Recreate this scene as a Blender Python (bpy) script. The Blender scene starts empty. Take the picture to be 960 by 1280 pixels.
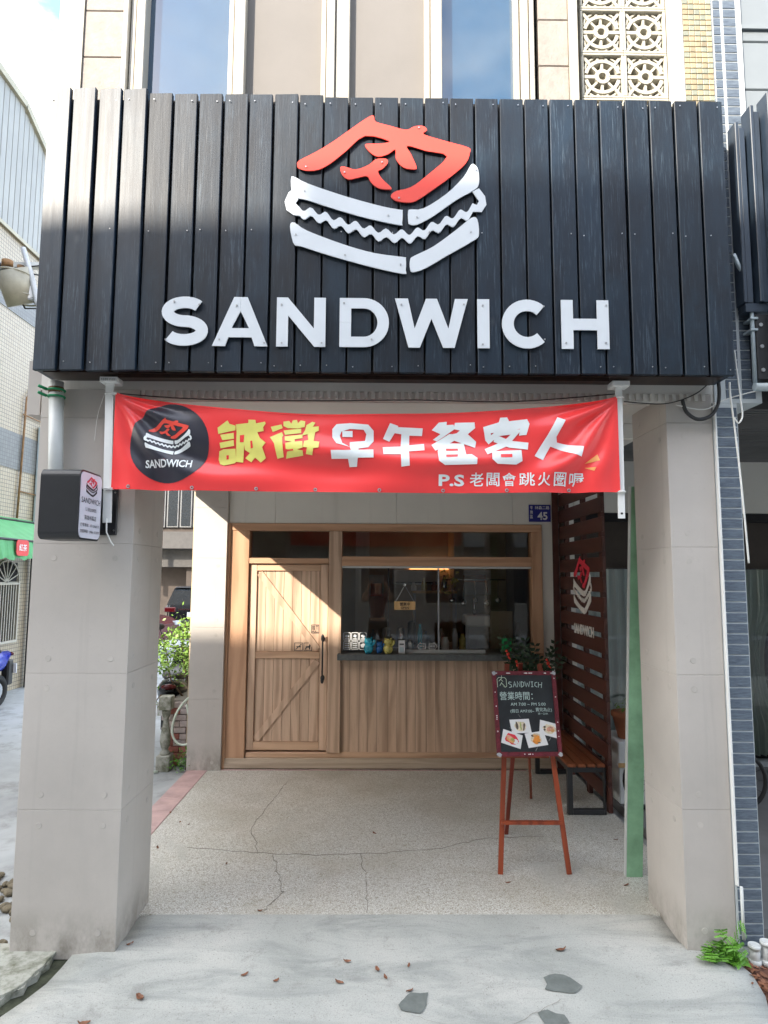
import bpy, bmesh, math, random
from mathutils import Vector, Matrix, noise as mnoise
random.seed(7)
S = bpy.context.scene
C = S.collection
R = math.radians
# ------------------------------------------------------------------ camera
def look(pitch, yaw, roll):
    p, y, r = R(pitch), R(yaw), R(roll)
    fw = Vector((math.sin(y)*math.cos(p), math.cos(y)*math.cos(p), math.sin(p)))
    r0 = Vector((math.cos(y), -math.sin(y), 0)); u0 = r0.cross(fw)
    rt = r0*math.cos(r) + u0*math.sin(r); up = u0*math.cos(r) - r0*math.sin(r)
    return Matrix((rt, up, -fw)).transposed()
cd = bpy.data.cameras.new('camera'); cam = bpy.data.objects.new('camera', cd); C.objects.link(cam)
cam.matrix_world = Matrix.Translation((0, 0, 1.85)) @ look(5.676, .537, .279).to_4x4()
cd.sensor_fit = 'HORIZONTAL'; cd.sensor_width = 36; cd.lens = 790/960*36
cd.clip_start = .05; cd.clip_end = 2000
S.camera = cam
# ------------------------------------------------------------------ sun and sky
SUN = Vector((.95, 1.0, -.78)).normalized()
sl = bpy.data.lights.new('sun', 'SUN'); so = bpy.data.objects.new('sun', sl); C.objects.link(so)
so.rotation_euler = SUN.to_track_quat('-Z', 'Y').to_euler()
sl.energy = 2.0; sl.angle = R(.53); sl.color = (1, .9, .77)
W = bpy.data.worlds.new('World'); S.world = W; W.use_nodes = True
nt = W.node_tree; nt.nodes.clear()
def wn(t, **k):
    n = nt.nodes.new(t)
    for a, b in k.items(): setattr(n, a, b)
    return n
sky = wn('ShaderNodeTexSky', sky_type='NISHITA', sun_disc=False)
sky.sun_elevation = math.asin(-SUN.z); sky.sun_rotation = math.atan2(-SUN.x, -SUN.y)
sky.air_density = 1.0; sky.dust_density = 1.5; sky.ozone_density = 2.0
tc = wn('ShaderNodeTexCoord'); mp = wn('ShaderNodeMapping'); mp.inputs['Scale'].default_value = (1, 1, 2.2)
nz = wn('ShaderNodeTexNoise'); nz.inputs['Scale'].default_value = 2.3; nz.inputs['Detail'].default_value = 9; nz.inputs['Roughness'].default_value = .55
cr = wn('ShaderNodeValToRGB'); cr.color_ramp.elements[0].position = .42; cr.color_ramp.elements[1].position = .68
mx = wn('ShaderNodeMix', data_type='RGBA')
mx.inputs[7].default_value = (8.3, 8.0, 7.35, 1)
bg = wn('ShaderNodeBackground'); bg.inputs['Strength'].default_value = .15
ow = wn('ShaderNodeOutputWorld'); L = nt.links.new
L(tc.outputs['Generated'], mp.inputs[0]); L(mp.outputs[0], nz.inputs['Vector']); L(nz.outputs[0], cr.inputs[0])
L(cr.outputs[0], mx.inputs[0]); L(sky.outputs[0], mx.inputs[6]); L(mx.outputs[2], bg.inputs[0]); L(bg.outputs[0], ow.inputs[0])
S.view_settings.view_transform = 'Standard'; S.view_settings.look = 'None'
S.view_settings.exposure = 2.55; S.view_settings.gamma = 1
S.render.engine = 'CYCLES'
S.cycles.max_bounces = 8; S.cycles.diffuse_bounces = 5; S.cycles.glossy_bounces = 4; S.cycles.transparent_max_bounces = 12
S.cycles.transmission_bounces = 4; S.cycles.caustics_reflective = False; S.cycles.caustics_refractive = False

# ------------------------------------------------------------------ materials
class N:
    """small node-tree builder"""
    def __init__(s, name):
        s.m = bpy.data.materials.new(name); s.m.use_nodes = True; s.t = s.m.node_tree; s.t.nodes.clear()
        s.out = s.n('ShaderNodeOutputMaterial'); s.b = s.n('ShaderNodeBsdfPrincipled'); s.t.links.new(s.b.outputs[0], s.out.inputs[0])
    def n(s, t, **k):
        x = s.t.nodes.new(t)
        for a, b in k.items(): setattr(x, a, b)
        return x
    def l(s, a, b): s.t.links.new(a, b)
    def coord(s, scale=(1, 1, 1), rnd=0, rot=(0, 0, 0)):
        tc = s.n('ShaderNodeTexCoord'); m = s.n('ShaderNodeMapping'); m.inputs['Scale'].default_value = scale; m.inputs['Rotation'].default_value = rot
        if rnd:
            oi = s.n('ShaderNodeObjectInfo'); mu = s.n('ShaderNodeVectorMath', operation='MULTIPLY_ADD')
            s.l(oi.outputs['Random'], mu.inputs[0]); mu.inputs[1].default_value = (rnd, rnd*1.7, rnd*2.3)
            s.l(tc.outputs['Object'], mu.inputs[2]); s.l(mu.outputs[0], m.inputs[0])
        else: s.l(tc.outputs['Object'], m.inputs[0])
        return m.outputs[0]
    def noise(s, co, scale, detail=6, rough=.6, dist=0):
        x = s.n('ShaderNodeTexNoise'); x.inputs['Scale'].default_value = scale; x.inputs['Detail'].default_value = detail
        x.inputs['Roughness'].default_value = rough; x.inputs['Distortion'].default_value = dist; s.l(co, x.inputs['Vector']); return x.outputs[0]
    def ramp(s, fac, *st):
        x = s.n('ShaderNodeValToRGB'); e = x.color_ramp.elements
        while len(e) < len(st): e.new(.5)
        for i, (p, c) in enumerate(st):
            e[i].position = p; e[i].color = (*((c,)*3 if isinstance(c, (int, float)) else c), 1)
        s.l(fac, x.inputs[0]); return x.outputs[0]
    def mix(s, f, a, b, mode='MIX'):
        x = s.n('ShaderNodeMix', data_type='RGBA', blend_type=mode)
        for i, v in ((0, f), (6, a), (7, b)):
            if hasattr(v, 'links'): s.l(v, x.inputs[i])
            elif i == 0: x.inputs[0].default_value = v
            else: x.inputs[i].default_value = (*v, 1)
        return x.outputs[2]
    def bump(s, h, st=.3, d=.01):
        x = s.n('ShaderNodeBump'); x.inputs['Strength'].default_value = st; x.inputs['Distance'].default_value = d
        s.l(h, x.inputs['Height']); s.l(x.outputs[0], s.b.inputs['Normal'])
    def col(s, v):
        if hasattr(v, 'links'): s.l(v, s.b.inputs['Base Color'])
        else: s.b.inputs['Base Color'].default_value = (*v, 1)
    def rough(s, v):
        if hasattr(v, 'links'): s.l(v, s.b.inputs['Roughness'])
        else: s.b.inputs['Roughness'].default_value = v
def simple(name, col, rough=.6, var=.15, scale=8, metal=0, bump=.0, bscale=60, rnd=3, spec=.5):
    k = N(name); co = k.coord(rnd=rnd)
    f = k.noise(co, scale, 6, .65)
    a = tuple(max(0, c*(1-var)) for c in col); b = tuple(min(1, c*(1+var)) for c in col)
    k.col(k.ramp(f, (.3, a), (.7, b))); k.rough(rough); k.b.inputs['Metallic'].default_value = metal
    k.b.inputs['Specular IOR Level'].default_value = spec
    if bump: k.bump(k.noise(co, bscale, 4), bump, .004)
    return k.m
M = {}
# stained black boards of the big sign: brushed grain, knots, worn pale scratches
k = N('black_stained_boards'); g = k.coord((1, 1, .045), rnd=9); g2 = k.coord((1, 1, .3), rnd=9); g3 = k.coord((1.3, 1, .7), rnd=9)
fine = k.noise(g, 150, 5, .7); big = k.noise(g2, 6, 5, .6, .4); knots = k.n('ShaderNodeTexVoronoi'); knots.inputs['Scale'].default_value = 4.5; k.l(g3, knots.inputs['Vector'])
kn = k.ramp(knots.outputs['Distance'], (.0, 1), (.05, .5), (.10, 0))
base = k.mix(k.ramp(big, (.35, 0), (.7, 1)), (.0015, .004, .009), (.006, .017, .031))
scr = k.ramp(fine, (.52, 0), (.64, 1)); wear = k.ramp(k.noise(g2, 9, 6, .7), (.42, 0), (.66, 1))
scr = k.mix(1, scr, wear, 'MULTIPLY')
col_ = k.mix(scr, base, (.06, .08, .10)); col_ = k.mix(k.mix(1, kn, (.6, .6, .6), 'MULTIPLY'), col_, (.05, .055, .06))
oi = k.n('ShaderNodeObjectInfo'); col_ = k.mix(1, col_, k.ramp(oi.outputs['Random'], (0, (.55, .60, .62)), (1, (1.25, 1.25, 1.25))), 'MULTIPLY'); blot = k.ramp(k.noise(k.coord((1, 1, .5), rnd=5), 3.5, 8, .75), (.52, 0), (.68, .7)); col_ = k.mix(blot, col_, (.008, .022, .036))
k.col(col_); k.rough(k.ramp(k.noise(g, 40, 4), (.3, .44), (.7, .62)))
k.b.inputs['Specular IOR Level'].default_value = .20; k.b.inputs['Coat Weight'].default_value = .42; k.b.inputs['Coat Roughness'].default_value = .42; k.b.inputs['Coat IOR'].default_value = 1.5; k.b.inputs['Coat Tint'].default_value = (.82, .92, 1, 1)
k.bump(k.mix(.35, k.mix(.4, fine, big), kn), .9, .004); M['sign'] = k.m
# fair-faced concrete
def concrete(name, c, v=.1):
    k = N(name); co = k.coord(); a = k.noise(co, 1.6, 7, .6); b = k.noise(co, 90, 4, .6)
    st = k.noise(k.coord((1, 1, .25)), 2.2, 6, .65)
    c1 = k.ramp(a, (.3, tuple(x*(1-v) for x in c)), (.7, tuple(x*(1+v) for x in c)))
    c2 = k.mix(k.ramp(st, (.56, 0), (.8, .35)), c1, tuple(x*.72 for x in c))
    c3 = k.mix(k.ramp(b, (.62, 0), (.8, .4)), c2, tuple(x*.7 for x in c))
    sx = k.n('ShaderNodeSeparateXYZ'); k.l(k.n('ShaderNodeTexCoord').outputs['Object'], sx.inputs[0]); low = k.ramp(sx.outputs['Z'], (.02, 1), (.26, 0))
    gr = k.mix(1, low, k.ramp(k.noise(k.coord((1, 1, .6)), 7, 7, .7), (.40, 0), (.62, .8)), 'MULTIPLY'); c3 = k.mix(gr, c3, (.17, .155, .12))
    dr = k.ramp(k.noise(k.coord((1, 1, .04)), 13, 5, .6), (.60, 0), (.74, .28)); c3 = k.mix(dr, c3, tuple(x*.68 for x in c)); sc_ = k.ramp(k.noise(k.coord((1, 1, 1)), 3.2, 9, .8), (.60, 0), (.66, .22)); c3 = k.mix(sc_, c3, tuple(x*.66 for x in c))
    oi = k.n('ShaderNodeObjectInfo'); c3 = k.mix(1, c3, k.ramp(oi.outputs['Random'], (0, .93), (1, 1.0)), 'MULTIPLY')
    k.col(c3); k.rough(.62); k.bump(b, .12, .002); return k.m
M['conc'] = concrete('printed_concrete_panel', (.49, .455, .415)); M['conc_warm'] = concrete('painted_plaster', (.70, .68, .62), .05)
M['hole'] = simple('tie_hole', (.46, .43, .39), .7)
M['soffit'] = concrete('soffit_paint', (.70, .68, .63), .06)
# terrazzo
k = N('terrazzo'); co = k.coord(); v = k.n('ShaderNodeTexVoronoi'); v.inputs['Scale'].default_value = 125; k.l(co, v.inputs['Vector'])
v2 = k.n('ShaderNodeTexVoronoi', feature='DISTANCE_TO_EDGE'); v2.inputs['Scale'].default_value = 125; k.l(co, v2.inputs['Vector'])
sep = k.n('ShaderNodeSeparateColor'); k.l(v.outputs['Color'], sep.inputs[0])
chips = k.ramp(sep.outputs[0], (.0, (.26, .235, .18)), (.09, (.44, .41, .33)), (.3, (.60, .595, .54)), (.7, (.71, .705, .66)))
edge = k.ramp(v2.outputs['Distance'], (.0, 1), (.06, 1), (.14, 0))
ter = k.mix(edge, chips, (.34, .32, .27))
dirt = k.ramp(k.noise(co, 1.1, 8, .65), (.46, 0), (.66, .55)); ter = k.mix(dirt, ter, (.33, .30, .23), 'MIX')
patch = k.ramp(k.noise(k.coord((1.2, .8, 1)), 1.0, 5, .6, .5), (.60, 0), (.66, .55)); ter = k.mix(patch, ter, (.40, .40, .36))
k.col(ter); k.rough(k.ramp(k.noise(co, 3, 5), (.3, .35), (.7, .7))); k.bump(k.mix(.5, edge, k.noise(co, 200, 2)), .25, .002); M['terrazzo'] = k.m
# cement apron
k = N('cement_apron'); co = k.coord(); a = k.noise(co, .9, 8, .62, .6); b = k.noise(k.coord((.6, 2.2, 1)), 2.2, 9, .68, .8); f = k.noise(co, 160, 3)
c1 = k.ramp(a, (.32, (.33, .345, .32)), (.5, (.42, .43, .40)), (.68, (.50, .495, .455)))
c1 = k.mix(k.ramp(b, (.47, 0), (.64, .62)), c1, (.20, .222, .212)); c1 = k.mix(k.ramp(k.noise(co, 5, 9, .75), (.55, 0), (.68, .55)), c1, (.21, .205, .185))
vd = k.n('ShaderNodeTexVoronoi'); vd.inputs['Scale'].default_value = 38; k.l(co, vd.inputs['Vector']); c1 = k.mix(k.ramp(vd.outputs['Distance'], (.08, .65), (.14, 0)), c1, (.17, .165, .15))
f2_ = k.noise(co, 420, 2); c1 = k.mix(k.ramp(f2_, (.45, 0), (.7, .45)), c1, (.22, .22, .205)); sc2 = k.ramp(k.noise(k.coord((.5, 3.0, 1), rot=(0, 0, .5)), 5, 9, .8, 1.2), (.60, 0), (.64, .5)); c1 = k.mix(sc2, c1, (.235, .24, .225))
k.col(k.mix(k.ramp(f, (.52, 0), (.68, .45)), c1, (.2, .2, .18))); k.rough(k.ramp(a, (.3, .55), (.7, .85))); k.bump(k.mix(.5, b, f), .3, .006); M['apron'] = k.m
# street / alley ground
k = N('alley_concrete'); co = k.coord(); a = k.noise(co, .35, 9, .65, .8); b = k.noise(co, 3, 8, .7); f = k.noise(co, 140, 3)
c1 = k.ramp(a, (.3, (.26, .27, .27)), (.5, (.40, .42, .42)), (.75, (.52, .54, .54))); c1 = k.mix(k.ramp(b, (.5, 0), (.7, .8)), c1, (.17, .165, .15))
k.col(c1); k.rough(.8); k.bump(k.mix(.5, b, f), .35, .01); M['alley'] = k.m
M['asphalt'] = simple('asphalt', (.17, .17, .165), .85, .3, 4, bump=.4, bscale=150)
M['patch'] = simple('grey_green_cement_patch', (.13, .145, .135), .8, .2, 20, bump=.3)
M['rubble'] = simple('brown_rubble', (.16, .135, .09), .9, .5, 20, bump=.7); M['moss'] = simple('mossy_ditch', (.045, .05, .03), .95, .6, 14, bump=.8, bscale=60)
k = N('weathered_slab'); co = k.coord(); a = k.noise(co, 9, 8, .7); k.col(k.mix(k.ramp(a, (.45, 0), (.62, .9)), (.36, .36, .31), (.11, .115, .07))); k.rough(.85); k.bump(a, .6, .01); M['slab'] = k.m
M['pink'] = simple('faded_pink_kerb_tile', (.46, .31, .29), .6, .2, 6, bump=.2)
M['crack'] = simple('crack_dirt', (.20, .185, .155), .95)
# laminate timber
def timber(name, c, dark, spec=.35, rnd=11, sc=1.0, rough=.5, ax='Z'):
    k = N(name); q = (lambda f: (f, 1, 1) if ax == 'X' else (1, f, 1) if ax == 'Y' else (1, 1, f)); g = k.coord(q(.07), rnd=rnd); ring = k.coord(q(.16), rnd=rnd)
    w = k.n('ShaderNodeTexWave', wave_type='BANDS', bands_direction='Z' if ax == 'X' else 'X'); w.inputs['Scale'].default_value = 3.2*sc; w.inputs['Distortion'].default_value = 11
    w.inputs['Detail'].default_value = 3; w.inputs['Detail Scale'].default_value = .9; k.l(ring, w.inputs['Vector'])
    a = k.noise(g, 70*sc, 6, .7); b = k.noise(k.coord(q(.12), rnd=rnd), 6, 3)
    cc = k.mix(k.ramp(w.outputs[1] if len(w.outputs) > 1 else w.outputs[0], (.3, 0), (.95, .8)), c, dark)
    cc = k.mix(k.ramp(a, (.52, 0), (.75, .5)), cc, tuple(x*.72 for x in dark)); cc = k.mix(k.ramp(b, (.35, 0), (.65, .5)), cc, tuple(min(1, x*1.25) for x in c))
    oi = k.n('ShaderNodeObjectInfo'); cc = k.mix(1, cc, k.ramp(oi.outputs['Random'], (0, .86), (1, 1.0)), 'MULTIPLY')
    k.col(cc); k.rough(rough); k.b.inputs['Specular IOR Level'].default_value = spec; k.bump(a, .12, .002); return k.m
M['wood'] = timber('light_walnut_laminate', (.64, .455, .325), (.38, .245, .165))
M['wood_dark'] = timber('walnut_frame', (.54, .325, .20), (.38, .205, .115))
M['step'] = timber('worn_timber_step', (.52, .42, .32), (.36, .28, .20), rough=.65, ax='X'); M['wood_h'] = timber('light_walnut_rail', (.64, .425, .28), (.44, .265, .165), ax='X'); M['wood_dark_h'] = timber('walnut_frame_rail', (.54, .325, .20), (.38, .205, .115), ax='X')
M['slat'] = timber('dark_brown_slat', (.085, .030, .022), (.05, .017, .013), rough=.5, ax='Y')
M['bench'] = timber('red_brown_bench_slat', (.24, .075, .03), (.12, .035, .015), rough=.4, ax='Y')
M['easel'] = timber('orange_stained_easel', (.30, .062, .024), (.15, .030, .014), rough=.45)
M['easel_back'] = timber('dark_red_easel_leg', (.17, .028, .016), (.10, .02, .012), rough=.5)
M['under'] = timber('dark_timber_underside', (.028, .014, .010), (.012, .007, .006), rough=.35)
M['plywood'] = timber('pale_hanging_board', (.74, .48, .22), (.60, .36, .15))
M['letter'] = simple('white_painted_steel', (.63, .67, .70), .38, .05, 5, spec=.5)
M['red'] = simple('red_painted_steel', (.78, .07, .045), .4, .04, 5)
M['black'] = simple('black_metal', (.02, .021, .023), .4)
M['screw'] = simple('screw_steel', (.45, .45, .45), .35, metal=1)
M['navy'] = simple('dark_blue_steel', (.02, .032, .05), .42, .25, 6)
M['white'] = simple('white_paint', (.76, .77, .75), .4, .05)
M['pvc'] = simple('grey_white_pvc', (.56, .58, .56), .35, .08)
M['conduit'] = simple('blue_grey_conduit', (.36, .43, .46), .4, .1)
M['cream'] = simple('cream_aluminium_frame', (.43, .40, .335), .4, .04)
M['mesh'] = simple('insect_screen', (.19, .178, .165), .8, .05, 3, bump=.3, bscale=400)
M['stone'] = simple('pinkish_split_stone', (.31, .275, .245), .8, .14, 14, bump=.6, bscale=70)
M['breeze'] = simple('cream_breeze_block', (.43, .41, .345), .75, .12, 10, bump=.3)
M['mosaic'] = simple('mosaic_tile', (.33, .27, .16), .35, .4, 1.5, rnd=40); M['mosaic_g'] = simple('green_mosaic_tile', (.23, .24, .18), .35, .3, 1.5, rnd=40)
M['grout'] = simple('pale_grout', (.50, .54, .55), .8, .06)
M['darkgap'] = simple('dark_recess', (.012, .011, .012), .9)
k = N('slate_blue_tile'); g = k.coord((.12, 1, 1), rnd=20); a = k.noise(g, 160, 4, .7); k.col(k.ramp(a, (.35, (.055, .075, .105)), (.65, (.13, .165, .205)))); k.rough(.55); k.bump(a, .5, .003); M['tile'] = k.m
M['metalwall'] = simple('pale_metal_cladding', (.20, .225, .24), .5, .08, 2)
M['banner'] = simple('red_vinyl', (.88, .06, .06), .27, .05, 2)
M['vin_y'] = simple('yellow_print', (.74, .70, .17), .38, .08, 5); M['vin_w'] = simple('white_print', (.76, .80, .80), .38, .04); M['vin_k'] = simple('black_print', (.03, .03, .042), .33, .1)
M['vin_o'] = simple('orange_print', (.85, .36, .09), .4); M['vin_e'] = simple('dark_red_outline', (.25, .02, .02), .4)
M['lb_face'] = simple('white_acrylic', (.66, .66, .74), .25, .03); M['ink'] = simple('black_ink', (.02, .02, .025), .5); M['inkred'] = simple('red_ink', (.70, .03, .06), .5)
M['plate'] = simple('blue_enamel', (.02, .025, .22), .35, .1)
M['board'] = simple('chalkboard', (.018, .022, .026), .45, .4, 9, bump=.15, bscale=10); M['bframe'] = simple('worn_dark_red_frame', (.13, .012, .022), .5, .5, 40)
M['chalk'] = simple('chalk_line', (.52, .66, .62), .9, .1); M['chalkg'] = simple('green_chalk_line', (.55, .68, .50), .9, .1); M['card'] = simple('white_card', (.78, .78, .78), .5, .04)
M['green'] = simple('green_painted_steel', (.23, .42, .25), .45, .32, 4, bump=.15, bscale=20)
M['counter'] = simple('dark_grey_stone', (.10, .11, .11), .4, .25, 30)
M['leaf'] = simple('dark_leaf', (.016, .040, .014), .4, .4, 30); M['leaf2'] = simple('bright_leaf', (.17, .30, .05), .5, .4, 6); M['leaf3'] = simple('fern_green', (.10, .27, .025), .55, .3, 9)
M['bark'] = simple('bark', (.12, .08, .05), .9, .4, 30, bump=.6)
M['deadleaf'] = simple('dead_leaf_brown', (.20, .085, .045), .7, .5, 30, rnd=30); M['soil'] = simple('leaf_litter_soil', (.12, .05, .03), .95, .6, 30, bump=.9, bscale=90)
M['terracotta'] = simple('terracotta', (.42, .15, .07), .7, .2, 12)
M['brick'] = simple('red_brick', (.38, .14, .11), .8, .4, 14, bump=.4, rnd=20); M['brick2'] = simple('whitewashed_brick', (.56, .47, .44), .8, .3, 14, bump=.4, rnd=20)
M['blue'] = simple('blue_scooter_paint', (.012, .035, .34), .22, .1); M['rubber'] = simple('rubber', (.02, .02, .02), .8); M['chrome'] = simple('chrome', (.6, .6, .6), .18, metal=1)
M['carred'] = simple('dark_red_car_paint', (.07, .006, .009), .22, .1); M['carblack'] = simple('black_car_paint', (.012, .013, .016), .2, .1)
M['taillight'] = simple('red_lens', (.10, .006, .008), .2); M['silver'] = simple('silver_plastic', (.4, .42, .44), .35)
M['darkwall'] = simple('brown_plaster_wall', (.055, .042, .034), .8, .2, 3); M['greyb'] = simple('grey_render', (.15, .15, .148), .8, .2, 2); M['cream_text'] = simple('cream_painted_steel', (.74, .72, .67), .5); M['room'] = simple('olive_brown_room_wall', (.50, .42, .29), .8, .15, 2); M['room_d'] = simple('dark_grey_render', (.07, .066, .062), .8); k = N('orange_lamp'); k.col((.6, .25, .08)); k.b.inputs['Emission Color'].default_value = (1, .45, .16, 1); k.b.inputs['Emission Strength'].default_value = .55; M['lamp'] = k.m; M['opp'] = simple('street_row_plaster', (.19, .175, .155), .8, .2, 2); M['beige'] = simple('beige_wall', (.34, .27, .19), .8, .15, 2)
M['rust'] = simple('rusty_pipe', (.22, .12, .05), .7, .5, 8)
M['orange'] = simple('orange_curtain', (.20, .05, .015), .8)
M['greencloth'] = simple('green_awning_cloth', (.09, .34, .13), .6, .15, 4); M['redsign'] = simple('red_sign', (.6, .04, .04), .5)
M['transf'] = simple('transformer_cream', (.30, .29, .235), .5, .2, 5)
M['siding'] = simple('grey_white_siding', (.27, .27, .25), .5, .12, 3); M['siding_trim'] = simple('beige_gutter', (.34, .31, .22), .5, .2, 4)
M['cat'] = simple('turquoise_ceramic', (.04, .38, .52), .25, .2, 20); M['catb'] = simple('deep_blue_ceramic', (.02, .12, .36), .25); M['caty'] = simple('gold_ceramic', (.50, .44, .12), .25, .3, 40)
M['gcard'] = simple('green_card', (.02, .42, .12), .5); M['ornament'] = simple('red_ornament', (.65, .04, .02), .3, .2)
M['cable'] = simple('black_cable', (.02, .02, .02), .6); M['rope'] = simple('white_rope', (.70, .70, .66), .8); M['hose'] = simple('pale_hose', (.56, .62, .52), .5, .1)
M['flag'] = simple('green_tape', (.01, .25, .10), .6)
# neighbour wall tiles (pieces about five pixels wide)
k = N('cream_tile_wall'); co = k.coord(); br = k.n('ShaderNodeTexBrick'); br.offset = 0
mpx = k.n('ShaderNodeMapping'); mpx.inputs['Rotation'].default_value = (R(90), 0, R(90)); k.l(k.n('ShaderNodeTexCoord').outputs['Object'], mpx.inputs[0])
sepx = k.n('ShaderNodeSeparateXYZ'); cmb = k.n('ShaderNodeCombineXYZ'); tcx = k.n('ShaderNodeTexCoord'); k.l(tcx.outputs['Object'], sepx.inputs[0]); k.l(sepx.outputs['Y'], cmb.inputs['X']); k.l(sepx.outputs['Z'], cmb.inputs['Y'])
k.l(cmb.outputs[0], br.inputs['Vector']); br.inputs['Scale'].default_value = 1; br.inputs['Brick Width'].default_value = .062; br.inputs['Row Height'].default_value = .062; br.inputs['Mortar Size'].default_value = .0045
br.inputs['Color1'].default_value = (.36, .30, .21, 1); br.inputs['Color2'].default_value = (.40, .34, .245, 1); br.inputs['Mortar'].default_value = (.12, .105, .09, 1)
k.col(br.outputs[0]); k.rough(.45); M['tilewall'] = k.m
def tilegrey():
    k = N('grey_tile_band'); sepx = k.n('ShaderNodeSeparateXYZ'); cmb = k.n('ShaderNodeCombineXYZ'); tcx = k.n('ShaderNodeTexCoord')
    k.l(tcx.outputs['Object'], sepx.inputs[0]); k.l(sepx.outputs['Y'], cmb.inputs['X']); k.l(sepx.outputs['Z'], cmb.inputs['Y'])
    br = k.n('ShaderNodeTexBrick'); br.offset = 0; k.l(cmb.outputs[0], br.inputs['Vector']); br.inputs['Scale'].default_value = 1; br.inputs['Brick Width'].default_value = .062; br.inputs['Row Height'].default_value = .062; br.inputs['Mortar Size'].default_value = .004
    br.inputs['Color1'].default_value = (.15, .15, .145, 1); br.inputs['Color2'].default_value = (.18, .18, .172, 1); br.inputs['Mortar'].default_value = (.10, .10, .095, 1); k.col(br.outputs[0]); k.rough(.5); return k.m
M['tilegrey'] = tilegrey()
def glass(name, tint, base=.06, rough=0.01):
    k = N(name); k.t.nodes.remove(k.b)
    tr = k.n('ShaderNodeBsdfTransparent'); tr.inputs[0].default_value = (*tint, 1); gl = k.n('ShaderNodeBsdfGlossy'); gl.inputs['Roughness'].default_value = rough
    fr = k.n('ShaderNodeLayerWeight'); fr.inputs['Blend'].default_value = .25
    mr = k.n('ShaderNodeMapRange'); mr.inputs['To Min'].default_value = base; mr.inputs['To Max'].default_value = .9; k.l(fr.outputs['Fresnel'], mr.inputs[0])
    ms = k.n('ShaderNodeMixShader'); k.l(mr.outputs[0], ms.inputs[0]); k.l(tr.outputs[0], ms.inputs[1]); k.l(gl.outputs[0], ms.inputs[2]); k.l(ms.outputs[0], k.out.inputs[0]); return k.m
M['glass'] = glass('shop_glass', (.93, .93, .91), .03)
M['glassblue'] = simple('blue_mirror_glass', (.015, .055, .105), .04, .05, spec=1.0); M['glassblue'].node_tree.nodes['Principled BSDF'].inputs['IOR'].default_value = 1.5
M['carglass'] = simple('car_glass', (.02, .025, .03), .05, spec=.9)
# pale curtain
k = N('pale_curtain'); k.col(k.ramp(k.noise(k.coord((1, 1, .05)), 14, 3), (.3, (.46, .58, .60)), (.7, (.70, .80, .82)))); k.rough(.8); M['curtain'] = k.m
k = N('grey_green_curtain'); k.col(k.ramp(k.noise(k.coord((1, 1, .05)), 14, 3), (.3, (.34, .44, .40)), (.7, (.58, .68, .62)))); k.rough(.8); M['curtain2'] = k.m

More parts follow.
